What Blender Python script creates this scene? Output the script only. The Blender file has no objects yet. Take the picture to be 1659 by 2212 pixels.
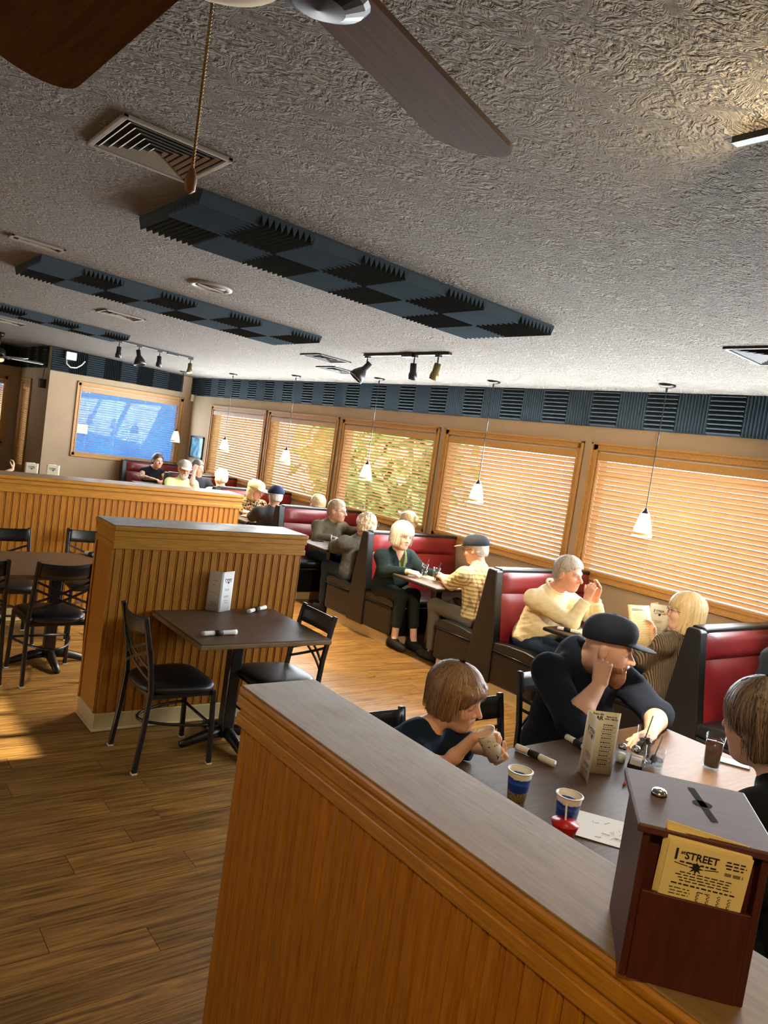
import bpy, math, random
import numpy as np
from mathutils import Matrix, Vector
SC = bpy.context.scene
COL = SC.collection
PI = math.pi
rnd = random.Random(7)

# ---------------------------------------------------------------- camera
CAM_H = 1.95
YAW, PITCH, ROLL, FPX = 0.6554, -0.08047, 0.14396, 1661.0
fw = Vector((math.sin(YAW) * math.cos(PITCH), math.cos(YAW) * math.cos(PITCH), math.sin(PITCH)))
rt = Vector((math.cos(YAW), -math.sin(YAW), 0))
up = rt.cross(fw)
r2 = rt * math.cos(ROLL) + up * math.sin(ROLL)
u2 = up * math.cos(ROLL) - rt * math.sin(ROLL)
cd = bpy.data.cameras.new('camera')
cam = bpy.data.objects.new('camera', cd)
COL.objects.link(cam)
cam.matrix_world = Matrix(((r2.x, u2.x, -fw.x, 0), (r2.y, u2.y, -fw.y, 0), (r2.z, u2.z, -fw.z, CAM_H), (0, 0, 0, 1)))
cd.sensor_fit = 'VERTICAL'
cd.sensor_height = 36
cd.lens = FPX / 2212 * 36
cd.clip_start = 0.05
SC.camera = cam

# ---------------------------------------------------------------- world, sun, exposure
SC.view_settings.view_transform = 'Standard'
SC.view_settings.look = 'None'
SC.view_settings.exposure = 0.52
SC.view_settings.gamma = 1
SC.view_settings.use_curve_mapping = False
W = bpy.data.worlds.new('sky')
SC.world = W
W.use_nodes = True
nt = W.node_tree
bg = nt.nodes['Background']
bg.inputs[0].default_value = (0.80, 0.90, 1.0, 1)
bg.inputs[1].default_value = 2.8
SUN_DIR = Vector((1.0, -0.10, -0.52)).normalized()      # low sun from the windows on the left
sd = bpy.data.lights.new('sun', 'SUN')
sd.energy = 18
sd.angle = 0.012
sd.color = (1.0, 0.86, 0.66)
sun = bpy.data.objects.new('sun', sd)
COL.objects.link(sun)
sun.rotation_euler = SUN_DIR.to_track_quat('-Z', 'Y').to_euler()
SC.cycles.max_bounces = 6
SC.cycles.diffuse_bounces = 3
SC.cycles.glossy_bounces = 2
SC.cycles.transmission_bounces = 5
SC.cycles.transparent_max_bounces = 8
SC.cycles.use_adaptive_sampling = True
SC.cycles.adaptive_threshold = 0.14
SC.cycles.adaptive_min_samples = 16
SC.cycles.sample_clamp_indirect = 6.0
SC.cycles.caustics_reflective = False
SC.cycles.caustics_refractive = False


def lamp(kind, name, loc, energy, color, size=0.05, target=None, spot=None, blend=0.3, parent=None):
    l = bpy.data.lights.new(name, kind)
    l.energy = energy
    l.color = color
    if kind in ('POINT', 'SPOT'):
        l.shadow_soft_size = size
    if spot:
        l.spot_size = spot
        l.spot_blend = blend
    o = bpy.data.objects.new(name, l)
    COL.objects.link(o)
    o.location = loc
    if target is not None:
        o.rotation_euler = (Vector(target) - Vector(loc)).to_track_quat('-Z', 'Y').to_euler()
    return o

# ---------------------------------------------------------------- materials
MATS = {}


def sock(n, *names):
    for k in names:
        if k in n.inputs:
            return n.inputs[k]


def newmat(name):
    m = bpy.data.materials.new(name)
    m.use_nodes = True
    t = m.node_tree
    b = t.nodes['Principled BSDF']
    MATS[name] = m
    return m, t, b


def L(t, a, b):
    t.links.new(a, b)


def plain(name, col, rough=0.5, metal=0.0, spec=0.5, emit=None, es=0, bump=0, bscale=60, var=0.0, vscale=8, coat=0):
    m, t, b = newmat(name)
    b.inputs['Base Color'].default_value = (*col, 1)
    b.inputs['Roughness'].default_value = rough
    b.inputs['Metallic'].default_value = metal
    b.inputs['Specular IOR Level'].default_value = spec
    if coat:
        b.inputs['Coat Weight'].default_value = coat
        b.inputs['Coat Roughness'].default_value = 0.15
    if emit:
        b.inputs['Emission Color'].default_value = (*emit, 1)
        b.inputs['Emission Strength'].default_value = es
    if bump or var:
        tc = t.nodes.new('ShaderNodeTexCoord')
        n = t.nodes.new('ShaderNodeTexNoise')
        n.inputs['Scale'].default_value = bscale
        n.inputs['Detail'].default_value = 3
        L(t, tc.outputs['Object'], n.inputs['Vector'])
        if bump:
            bp = t.nodes.new('ShaderNodeBump')
            bp.inputs['Strength'].default_value = bump
            bp.inputs['Distance'].default_value = 0.004
            L(t, n.outputs[0], bp.inputs['Height'])
            L(t, bp.outputs[0], b.inputs['Normal'])
        if var:
            n2 = t.nodes.new('ShaderNodeTexNoise')
            n2.inputs['Scale'].default_value = vscale
            L(t, tc.outputs['Object'], n2.inputs['Vector'])
            r = t.nodes.new('ShaderNodeValToRGB')
            r.color_ramp.elements[0].position = 0.3
            r.color_ramp.elements[1].position = 0.7
            r.color_ramp.elements[0].color = (*[c * (1 - var) for c in col], 1)
            r.color_ramp.elements[1].color = (*[min(1, c * (1 + var)) for c in col], 1)
            L(t, n2.outputs[0], r.inputs[0])
            L(t, r.outputs[0], b.inputs['Base Color'])
    return m


def wood(name, c0, c1, stretch=(1, 1, 1), scale=14, rough=0.4, rand=0.0, detail=5, spec=0.5, bump=0.0, coat=0, scratch=0.0):
    """streaky grain; 'stretch' squeezes the noise across the grain; rand shifts tone per object"""
    m, t, b = newmat(name)
    b.inputs['Roughness'].default_value = rough
    b.inputs['Specular IOR Level'].default_value = spec
    if coat:
        b.inputs['Coat Weight'].default_value = coat
        b.inputs['Coat Roughness'].default_value = 0.12
    tc = t.nodes.new('ShaderNodeTexCoord')
    oi = t.nodes.new('ShaderNodeObjectInfo')
    add = t.nodes.new('ShaderNodeVectorMath')
    add.operation = 'ADD'
    mul = t.nodes.new('ShaderNodeVectorMath')
    mul.operation = 'SCALE'
    mul.inputs['Scale'].default_value = 37.0
    cmb = t.nodes.new('ShaderNodeCombineXYZ')
    for i in range(3):
        L(t, oi.outputs['Random'], cmb.inputs[i])
    L(t, cmb.outputs[0], mul.inputs[0])
    L(t, tc.outputs['Object'], add.inputs[0])
    L(t, mul.outputs[0], add.inputs[1])
    mp = t.nodes.new('ShaderNodeMapping')
    mp.inputs['Scale'].default_value = stretch
    L(t, add.outputs[0], mp.inputs['Vector'])
    n = t.nodes.new('ShaderNodeTexNoise')
    n.inputs['Scale'].default_value = scale
    n.inputs['Detail'].default_value = detail
    n.inputs['Roughness'].default_value = 0.65
    n.inputs['Distortion'].default_value = 0.6
    L(t, mp.outputs[0], n.inputs['Vector'])
    r = t.nodes.new('ShaderNodeValToRGB')
    r.color_ramp.elements[0].position = 0.32
    r.color_ramp.elements[1].position = 0.68
    r.color_ramp.elements[0].color = (*c0, 1)
    r.color_ramp.elements[1].color = (*c1, 1)
    L(t, n.outputs[0], r.inputs[0])
    out = r.outputs[0]
    if rand:
        hs = t.nodes.new('ShaderNodeHueSaturation')
        mr = t.nodes.new('ShaderNodeMapRange')
        mr.inputs['To Min'].default_value = 1 - rand
        mr.inputs['To Max'].default_value = 1 + rand
        L(t, oi.outputs['Random'], mr.inputs['Value'])
        L(t, mr.outputs[0], hs.inputs['Value'])
        L(t, out, hs.inputs['Color'])
        out = hs.outputs[0]
    if scratch:
        n3 = t.nodes.new('ShaderNodeTexNoise')
        n3.inputs['Scale'].default_value = 9
        n3.inputs['Detail'].default_value = 6
        L(t, tc.outputs['Object'], n3.inputs['Vector'])
        mr = t.nodes.new('ShaderNodeMapRange')
        mr.inputs['From Min'].default_value = 0.4
        mr.inputs['From Max'].default_value = 0.7
        mr.inputs['To Min'].default_value = rough - scratch * 0.5
        mr.inputs['To Max'].default_value = rough + scratch
        L(t, n3.outputs[0], mr.inputs['Value'])
        L(t, mr.outputs[0], b.inputs['Roughness'])
    L(t, out, b.inputs['Base Color'])
    if bump:
        bp = t.nodes.new('ShaderNodeBump')
        bp.inputs['Strength'].default_value = bump
        bp.inputs['Distance'].default_value = 0.002
        L(t, n.outputs[0], bp.inputs['Height'])
        L(t, bp.outputs[0], b.inputs['Normal'])
    return m


def attrmat(name, rough=0.55, spec=0.4, bump=0.0, bscale=200, stretch=(1, 1, 1), sheen=0.0):
    """colour from the mesh's own colour attribute"""
    m, t, b = newmat(name)
    a = t.nodes.new('ShaderNodeAttribute')
    a.attribute_name = 'Col'
    L(t, a.outputs['Color'], b.inputs['Base Color'])
    b.inputs['Roughness'].default_value = rough
    b.inputs['Specular IOR Level'].default_value = spec
    if sheen:
        b.inputs['Sheen Weight'].default_value = sheen
    if bump:
        tc = t.nodes.new('ShaderNodeTexCoord')
        mp = t.nodes.new('ShaderNodeMapping')
        mp.inputs['Scale'].default_value = stretch
        n = t.nodes.new('ShaderNodeTexNoise')
        n.inputs['Scale'].default_value = bscale
        bp = t.nodes.new('ShaderNodeBump')
        bp.inputs['Strength'].default_value = bump
        bp.inputs['Distance'].default_value = 0.003
        L(t, tc.outputs['Object'], mp.inputs['Vector'])
        L(t, mp.outputs[0], n.inputs['Vector'])
        L(t, n.outputs[0], bp.inputs['Height'])
        L(t, bp.outputs[0], b.inputs['Normal'])
    return m


def glassmat(name, col=(1, 1, 1), rough=0.0, ior=1.45):
    m, t, b = newmat(name)
    b.inputs['Base Color'].default_value = (*col, 1)
    b.inputs['Roughness'].default_value = rough
    b.inputs['Transmission Weight'].default_value = 1
    b.inputs['IOR'].default_value = ior
    return m


def panemat(name, tint=(0.95, 0.97, 1.0), gloss=0.06):
    m, t, b = newmat(name)
    t.nodes.remove(b)
    o = t.nodes['Material Output']
    tr = t.nodes.new('ShaderNodeBsdfTransparent')
    tr.inputs[0].default_value = (*tint, 1)
    gl = t.nodes.new('ShaderNodeBsdfGlossy')
    gl.inputs['Roughness'].default_value = 0.02
    mx = t.nodes.new('ShaderNodeMixShader')
    mx.inputs[0].default_value = gloss
    L(t, tr.outputs[0], mx.inputs[1])
    L(t, gl.outputs[0], mx.inputs[2])
    L(t, mx.outputs[0], o.inputs['Surface'])
    return m


def translucent(name, col, tcol, f=0.5, rough=0.5):
    m, t, b = newmat(name)
    t.nodes.remove(b)
    o = t.nodes['Material Output']
    d = t.nodes.new('ShaderNodeBsdfDiffuse')
    d.inputs[0].default_value = (*col, 1)
    tr = t.nodes.new('ShaderNodeBsdfTranslucent')
    tr.inputs[0].default_value = (*tcol, 1)
    mx = t.nodes.new('ShaderNodeMixShader')
    mx.inputs[0].default_value = f
    L(t, d.outputs[0], mx.inputs[1])
    L(t, tr.outputs[0], mx.inputs[2])
    L(t, mx.outputs[0], o.inputs['Surface'])
    return m


def S(r, g, b):
    """sRGB 0-255 to linear"""
    f = lambda c: c / 12.92 if c <= 0.04045 else ((c + 0.055) / 1.055) ** 2.4
    return (f(r / 255), f(g / 255), f(b / 255))


# ---------------------------------------------------------------- mesh helpers
class MB:
    def __init__(s):
        s.v = []
        s.f = []

    def add(s, vs, fs):
        o = len(s.v)
        s.v += [tuple(p) for p in vs]
        s.f += [tuple(i + o for i in f) for f in fs]
        return s

    def box(s, x0, x1, y0, y1, z0, z1):
        return s.add([(x0, y0, z0), (x1, y0, z0), (x1, y1, z0), (x0, y1, z0), (x0, y0, z1), (x1, y0, z1), (x1, y1, z1), (x0, y1, z1)],
                     [(0, 3, 2, 1), (4, 5, 6, 7), (0, 1, 5, 4), (1, 2, 6, 5), (2, 3, 7, 6), (3, 0, 4, 7)])

    def prism(s, poly, a0, a1, axis='z'):
        """poly of 2-D points (counter-clockwise), extruded along axis from a0 to a1"""
        n = len(poly)

        def P(p, a):
            return {'z': (p[0], p[1], a), 'x': (a, p[0], p[1]), 'y': (p[1], a, p[0])}[axis]
        vs = [P(p, a0) for p in poly] + [P(p, a1) for p in poly]
        fs = [tuple(range(n))[::-1], tuple(range(n, 2 * n))] + [(i, (i + 1) % n, n + (i + 1) % n, n + i) for i in range(n)]
        return s.add(vs, fs)

    def tube(s, path, r, n=8, caps=True, flat=None):
        """round tube along a path; r a number or a list; flat=(w,h) makes a box section"""
        P = [Vector(p) for p in path]
        rs = r if isinstance(r, (list, tuple)) else [r] * len(P)
        ref = Vector((0, 0, 1))
        vs = []
        prev = None
        m = 4 if flat else n
        for i, p in enumerate(P):
            d = (P[min(i + 1, len(P) - 1)] - P[max(i - 1, 0)]).normalized()
            if prev is None:
                a = ref if abs(d.z) < 0.95 else Vector((1, 0, 0))
                u = d.cross(a).normalized()
            else:
                u = (prev - d * prev.dot(d)).normalized()
            prev = u
            w = d.cross(u).normalized()
            if flat:
                for sx, sy in ((-1, -1), (1, -1), (1, 1), (-1, 1)):
                    vs.append(p + u * (sx * flat[0] / 2) + w * (sy * flat[1] / 2))
            else:
                for k in range(n):
                    an = 2 * PI * k / n
                    vs.append(p + (u * math.cos(an) + w * math.sin(an)) * rs[i])
        fs = []
        for i in range(len(P) - 1):
            for k in range(m):
                fs.append((i * m + k, i * m + (k + 1) % m, (i + 1) * m + (k + 1) % m, (i + 1) * m + k))
        if caps:
            fs.append(tuple(range(m))[::-1])
            fs.append(tuple(range((len(P) - 1) * m, len(P) * m)))
        return s.add(vs, fs)

    def lathe(s, prof, n=24, c=(0, 0, 0), closed=False):
        """profile [(r, z)...] spun about the vertical axis at c"""
        vs = []
        for (r, z) in prof:
            for k in range(n):
                an = 2 * PI * k / n
                vs.append((c[0] + r * math.cos(an), c[1] + r * math.sin(an), c[2] + z))
        fs = []
        m = len(prof)
        for i in range(m - 1 if not closed else m):
            j = (i + 1) % m
            for k in range(n):
                fs.append((i * n + k, i * n + (k + 1) % n, j * n + (k + 1) % n, j * n + k))
        if not closed:
            if prof[0][0] > 1e-5:
                fs.append(tuple(range(n))[::-1])
            if prof[-1][0] > 1e-5:
                fs.append(tuple(range((m - 1) * n, m * n)))
        return s.add(vs, fs)

    def grid(s, nu, nv, fn):
        vs = [fn(i / nu, j / nv) for i in range(nu + 1) for j in range(nv + 1)]
        fs = [(i * (nv + 1) + j, (i + 1) * (nv + 1) + j, (i + 1) * (nv + 1) + j + 1, i * (nv + 1) + j + 1) for i in range(nu) for j in range(nv)]
        return s.add(vs, fs)

    def xf(s, M):
        s.v = [tuple(M @ Vector(p)) for p in s.v]
        return s

    def mesh(s, name, mat=None, smooth=False):
        me = bpy.data.meshes.new(name)
        me.from_pydata(s.v, [], s.f)
        me.validate()
        me.update()
        if mat:
            me.materials.append(MATS[mat] if isinstance(mat, str) else mat)
        if smooth:
            me.polygons.foreach_set('use_smooth', [True] * len(me.polygons))
        return me

    def obj(s, name, mat, parent=None, smooth=False, bevel=0, segs=2, solid=0, sub=0):
        me = s.mesh(name, mat, smooth)
        o = bpy.data.objects.new(name, me)
        COL.objects.link(o)
        if parent:
            o.parent = parent
        if solid:
            md = o.modifiers.new('s', 'SOLIDIFY')
            md.thickness = solid
            md.offset = 0
        if bevel:
            md = o.modifiers.new('b', 'BEVEL')
            md.width = bevel
            md.segments = segs
            md.limit_method = 'ANGLE'
            md.angle_limit = 0.6
        if sub:
            md = o.modifiers.new('u', 'SUBSURF')
            md.levels = sub
            md.render_levels = sub
        return o


def inst(name, me, parent, loc=(0, 0, 0), rot=(0, 0, 0), scale=None):
    o = bpy.data.objects.new(name, me)
    COL.objects.link(o)
    o.parent = parent
    o.location = loc
    o.rotation_euler = rot
    if scale:
        o.scale = scale
    return o


def thing(name, label, cat, loc=(0, 0, 0), rz=0, group=None):
    o = bpy.data.objects.new(name, None)
    COL.objects.link(o)
    o.empty_display_size = 0.1
    o.location = loc
    o.rotation_euler = (0, 0, rz)
    o['label'] = label
    o['category'] = cat
    if group:
        o['group'] = group
    return o


def tag(o, label, cat, group=None):
    o['label'] = label
    o['category'] = cat
    if group:
        o['group'] = group
    return o


def struct(o):
    o['kind'] = 'structure'
    return o


def copy_tree(o, label, loc, rz, group=None):
    def cp(src, par):
        c = src.copy()
        COL.objects.link(c)
        c.parent = par
        for ch in src.children:
            cp(ch, c)
        return c
    c = cp(o, None)
    c.location = loc
    c.rotation_euler = (0, 0, rz)
    c['label'] = label
    if group:
        c['group'] = group
    return c


def text_mesh(body, size, align='CENTER', bold=.025):
    cu = bpy.data.curves.new('t', 'FONT')
    cu.body = body
    cu.size = size
    cu.align_x = align
    cu.align_y = 'CENTER'
    cu.resolution_u = 3
    cu.offset = bold * size
    o = bpy.data.objects.new('t', cu)
    COL.objects.link(o)
    dg = bpy.context.evaluated_depsgraph_get()
    me = bpy.data.meshes.new_from_object(o.evaluated_get(dg))
    vs = [tuple(v.co) for v in me.vertices]
    fs = [tuple(p.vertices) for p in me.polygons]
    bpy.data.objects.remove(o)
    bpy.data.meshes.remove(me)
    bpy.data.curves.remove(cu)
    return vs, fs


def ceil_z(x):
    return 2.80 + 0.042 * (6.09 - x)

# ---------------------------------------------------------------- material library
plain('wall_paint', S(182, 158, 128), 0.85, var=0.04, vscale=3)
plain('foam', S(56, 66, 72), 0.95, spec=0.2, bump=0.25, bscale=180)
plain('joint', S(58, 38, 18), 0.9)
plain('kick', S(196, 176, 128), 0.6, var=0.05, vscale=5)
plain('black_metal', S(20, 20, 22), 0.38, spec=0.6)
plain('black_matte', S(16, 17, 19), 0.7)
plain('black_vinyl', S(17, 17, 19), 0.4, spec=0.6, bump=0.12, bscale=260)
plain('red_vinyl', S(122, 30, 36), 0.34, spec=0.55, bump=0.10, bscale=300, var=0.06, vscale=4)
plain('white_paint', S(228, 226, 218), 0.5)
plain('cream_paper', S(240, 232, 205), 0.7)
plain('white_paper', S(240, 241, 240), 0.8)
plain('tan_paper', S(236, 205, 140), 0.7)
plain('ink', S(28, 24, 22), 0.7)
plain('ink_soft', S(120, 108, 92), 0.8)
plain('napkin', S(244, 242, 236), 0.85, bump=0.3, bscale=120)
plain('chrome', S(205, 205, 205), 0.18, metal=1.0)
plain('cup_white', S(240, 236, 226), 0.35, spec=0.5)
plain('wick_wood', S(150, 102, 60), 0.5)
plain('asphalt', S(206, 206, 206), 0.9, var=0.1, vscale=0.6)
plain('facade_blue', S(40, 100, 165), 0.7, var=0.25, vscale=0.8)  # bluish sky light on shaded surroundings put into the colour
plain('facade_pale', S(214, 208, 200), 0.8, var=0.08, vscale=0.5)
plain('leaf', S(186, 222, 142), 0.7, var=0.35, vscale=3)
plain('bark', S(90, 70, 52), 0.9)
wood('oak_x', S(150, 98, 20), S(190, 134, 40), (3, 40, 40), 3.0, 0.38, coat=0.15)
wood('oak_y', S(150, 98, 20), S(190, 134, 40), (40, 3, 40), 3.0, 0.38, coat=0.15)
wood('oak_v', S(146, 90, 16), S(182, 122, 32), (40, 40, 2.5), 3.0, 0.42, rand=0.07, coat=0.1)
wood('trim_y', S(176, 128, 66), S(208, 160, 92), (30, 2, 30), 3.0, 0.4)
wood('plank', S(74, 47, 16), S(174, 130, 66), (1.2, 26, 10), 2.6, 0.42, rand=0.16, detail=7, scratch=0.08)
wood('table_brown', S(74, 54, 38), S(98, 74, 52), (2.2, 24, 10), 3.5, 0.5, detail=6, spec=.35)
wood('cap_brown', S(116, 92, 60), S(144, 118, 80), (26, 2.2, 10), 3.2, 0.42, detail=6, scratch=0.08)
wood('cap_brown_x', S(116, 92, 60), S(144, 118, 80), (2.2, 26, 10), 3.2, 0.42, detail=6, scratch=0.08)
wood('mahogany', S(62, 30, 27), S(86, 44, 40), (3, 30, 30), 3.0, 0.5)
wood('mahogany_v', S(58, 20, 14), S(78, 30, 22), (30, 30, 3), 3.0, 0.48)
wood('fan_blade', S(84, 56, 34), S(112, 78, 48), (2, 30, 30), 3.0, 0.75, spec=.1)
translucent('slat', S(228, 200, 164), S(252, 220, 176), 0.45)
panemat('pane', gloss=.012)
plain('cola', S(34, 14, 10), .06)


def make_ceiling_mat():
    m, t, b = newmat('ceiling_plaster')
    b.inputs['Roughness'].default_value = 0.9
    b.inputs['Specular IOR Level'].default_value = 0.25
    tc = t.nodes.new('ShaderNodeTexCoord')
    vo = t.nodes.new('ShaderNodeTexVoronoi')          # each brush stamp has its own direction
    vo.inputs['Scale'].default_value = 3.4
    wn = t.nodes.new('ShaderNodeTexNoise')
    wn.inputs['Scale'].default_value = 9
    L(t, tc.outputs['Object'], wn.inputs['Vector'])
    wm = t.nodes.new('ShaderNodeVectorMath')
    wm.operation = 'MULTIPLY_ADD'
    wm.inputs[1].default_value = (.22, .22, 0)
    L(t, wn.outputs['Color'], wm.inputs[0])
    L(t, tc.outputs['Object'], wm.inputs[2])
    L(t, wm.outputs[0], vo.inputs['Vector'])
    sub = t.nodes.new('ShaderNodeVectorMath')
    sub.operation = 'SUBTRACT'
    L(t, wm.outputs[0], sub.inputs[0])
    L(t, vo.outputs['Position'], sub.inputs[1])
    sep = t.nodes.new('ShaderNodeSeparateXYZ')
    L(t, sub.outputs[0], sep.inputs[0])
    at = t.nodes.new('ShaderNodeMath')
    at.operation = 'ARCTAN2'
    L(t, sep.outputs[1], at.inputs[0])
    L(t, sep.outputs[0], at.inputs[1])
    ln = t.nodes.new('ShaderNodeVectorMath')
    ln.operation = 'LENGTH'
    L(t, sub.outputs[0], ln.inputs[0])
    cb = t.nodes.new('ShaderNodeCombineXYZ')
    m1 = t.nodes.new('ShaderNodeMath')
    m1.operation = 'MULTIPLY'
    m1.inputs[1].default_value = 3.4
    L(t, at.outputs[0], m1.inputs[0])
    m2 = t.nodes.new('ShaderNodeMath')
    m2.operation = 'MULTIPLY'
    m2.inputs[1].default_value = 14
    L(t, ln.outputs['Value'], m2.inputs[0])
    L(t, m1.outputs[0], cb.inputs[0])
    L(t, m2.outputs[0], cb.inputs[1])
    L(t, vo.outputs['Distance'], cb.inputs[2])
    n1 = t.nodes.new('ShaderNodeTexNoise')
    n1.inputs['Scale'].default_value = 2.2
    n1.inputs['Detail'].default_value = 4
    n1.inputs['Distortion'].default_value = 0.5
    L(t, cb.outputs[0], n1.inputs['Vector'])
    mp = t.nodes.new('ShaderNodeMapping')
    mp.inputs['Scale'].default_value = (1.0, 2.2, 1)
    mp.inputs['Rotation'].default_value = (0, 0, 0.5)
    L(t, tc.outputs['Object'], mp.inputs['Vector'])
    n2 = t.nodes.new('ShaderNodeTexNoise')
    n2.inputs['Scale'].default_value = 22
    n2.inputs['Detail'].default_value = 4
    n2.inputs['Distortion'].default_value = 1.5
    L(t, mp.outputs[0], n2.inputs['Vector'])
    ad = t.nodes.new('ShaderNodeMath')
    ra = t.nodes.new('ShaderNodeMapRange')
    ra.inputs['From Min'].default_value = .38
    ra.inputs['From Max'].default_value = .62
    ra.inputs['To Max'].default_value = 1.6
    ra.interpolation_type = 'SMOOTHSTEP'
    L(t, n1.outputs[0], ra.inputs['Value'])
    L(t, ra.outputs[0], ad.inputs[0])
    rb = t.nodes.new('ShaderNodeMapRange')
    rb.inputs['From Min'].default_value = .36
    rb.inputs['From Max'].default_value = .60
    rb.inputs['To Max'].default_value = 1.1
    L(t, n2.outputs[0], rb.inputs['Value'])
    L(t, rb.outputs[0], ad.inputs[1])
    bp = t.nodes.new('ShaderNodeBump')
    bp.inputs['Strength'].default_value = 1.0
    bp.inputs['Distance'].default_value = 0.042
    L(t, ad.outputs[0], bp.inputs['Height'])
    L(t, bp.outputs[0], b.inputs['Normal'])
    b.inputs['Base Color'].default_value = (*S(168, 158, 146), 1)
    return m


make_ceiling_mat()

# ---------------------------------------------------------------- shell
XW, YB, XJ, YF, XL, YR = 6.09, 14.6, 3.42, 16.95, -3.2, -2.6
floor = struct(MB().box(XL - .2, XW + .15, YR - .2, YF + .2, -0.10, -0.006).obj('floor', 'joint'))
# planks run along x; the ones in view are single boards, the rest one joined layer
rr = random.Random(3)
PW, PL = 0.152, 1.22
pm = {}
rest = MB()
nplank = 0
row = 0
y = -1.0
while y < 14.4:
    x = XL + rr.random() * PL
    first = True
    while x < XW:
        x1 = min(x + PL, XW)
        xm = (x + x1) / 2
        seen = (1.0 < y < 6.9 and -0.3 < x1 and x < 4.9 and not (1.6 < xm < 4.4 and y < 2.3 and xm > 1.2 + 0.0 * y)) or (6.9 <= y < 7.2 and 3.3 < xm < 5)
        if seen and nplank < 298 and x1 - x > 0.3:
            key = round(x1 - x, 2)
            if key not in pm:
                pm[key] = MB().box(-key / 2 + .0012, key / 2 - .0012, -PW / 2 + .0012, PW / 2 - .0012, -0.006, 0).mesh('plank', 'plank')
            inst('plank', pm[key], floor, (xm, y + PW / 2, 0))
            nplank += 1
        else:
            rest.box(x + .001, x1 - .001, y + .001, y + PW - .001, -0.006, -0.0005)
        x = x1
    y += PW
ro = rest.obj('planks_beyond', 'plank', floor)
ro['kind'] = 'stuff'

mb = MB()
nx, ny = 4, 4
mb.add([(XL - .2, YR - .2, ceil_z(XL - .2)), (XW + .2, YR - .2, ceil_z(XW + .2)), (XW + .2, YF + .3, ceil_z(XW + .2)), (XL - .2, YF + .3, ceil_z(XL - .2))], [(0, 3, 2, 1)])
mb.add([(x, y, z + 0.15) for x, y, z in mb.v[:4]], [(0, 1, 2, 3)])
ceiling = struct(mb.obj('ceiling', 'ceiling_plaster'))


def wall_with_holes(name, a0, a1, z1f, holes, mk, t0, t1):
    """holes (a0,a1,z0,z1) along the wall's own axis; mk(mb,a0,a1,z0,z1) writes one block"""
    mb = MB()
    hs = sorted(holes)
    cur = a0
    for (h0, h1, z0, z1) in hs:
        mk(mb, cur, h0, 0, z1f)
        mk(mb, h0, h1, 0, z0)
        mk(mb, h0, h1, z1, z1f)
        cur = h1
    mk(mb, cur, a1, 0, z1f)
    return struct(mb.obj(name, 'wall_paint'))


WIN = [(11.43, 13.60), (9.25, 11.35), (7.04, 9.17), (4.88, 6.95), (2.68, 4.78), (0.48, 2.58)]
WZ0, WZ1 = 1.0, 2.31
ins = 0.065
wall_with_holes('wall_right', YR, YB + .2, 3.0, [(a + ins, b - ins, WZ0 + ins, WZ1 - ins) for a, b in WIN],
                lambda m, a, b, z0, z1: m.box(XW, XW + .17, a, b, z0, z1), 0, 0)
BW = (3.90, 5.93, 1.02, 2.38)
wall_with_holes('wall_back', XJ, XW, 3.05, [(BW[0] + ins, BW[1] - ins, BW[2] + ins, BW[3] - ins)],
                lambda m, a, b, z0, z1: m.box(a, b, YB, YB + .17, z0, z1), 0, 0)
JW = (15.86, 16.62, 0.55, 2.32)
wall_with_holes('wall_jog', YB + .17, YF, 3.1, [(JW[0], JW[1], JW[2], JW[3])],
                lambda m, a, b, z0, z1: m.box(XJ, XJ + .17, a, b, z0, z1), 0, 0)
FW_ = (1.1, 3.22, 0.95, 2.33)
wall_with_holes('wall_far', XL, XJ + .17, 3.4, [(FW_[0] + ins, FW_[1] - ins, FW_[2] + ins, FW_[3] - ins)],
                lambda m, a, b, z0, z1: m.box(a, b, YF, YF + .17, z0, z1), 0, 0)
LW = [(4.7, 6.1, 0.55, 2.35)]
wall_with_holes('wall_left', YR, YF, 3.4, LW, lambda m, a, b, z0, z1: m.box(XL - .17, XL, a, b, z0, z1), 0, 0)
struct(MB().box(XL, XW, YR - .17, YR, 0, 3.4).obj('wall_rear', 'wall_paint'))
# mullions in the left windows (they break the sun patch on the floor)
for i, (a, b, z0, z1) in enumerate(LW):
    w = struct(thing('window_%d' % (i + 20), '', 'window', (XL, 0, 0)))
    del w['label'], w['category']
    mb = MB()
    for k in range(5):
        yy = a + (b - a) * k / 4
        mb.box(-.12, -.06, yy - .03, yy + .03, z0, z1)
    for k in range(4):
        zz = z0 + (z1 - z0) * k / 3
        mb.box(-.12, -.06, a, b, zz - .03, zz + .03)
    mb.obj('mullion', 'trim_y', w)
    MB().box(-.095, -.09, a, b, z0, z1).obj('pane', 'pane', w)


# ---------------------------------------------------------------- windows, casings and blinds
def casing(mb, a0, a1, z0, z1, w=0.075, d=0.022):
    """stepped wooden casing in local coords: x along the wall, y = out of the wall (toward -y), z up"""
    for (i0, i1, dd) in ((0, w, d * .6), (0.0, 0.022, d * 1.3), (w - .02, w, d)):
        mb.box(a0 + i0, a0 + i1, -dd, 0, z0 + i0, z1 - i0)
        mb.box(a1 - i1, a1 - i0, -dd, 0, z0 + i0, z1 - i0)
        mb.box(a0 + i0, a1 - i0, -dd, 0, z1 - i1, z1 - i0)
        mb.box(a0 + i0, a1 - i0, -dd, 0, z0 + i0, z0 + i1)
    return mb


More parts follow.
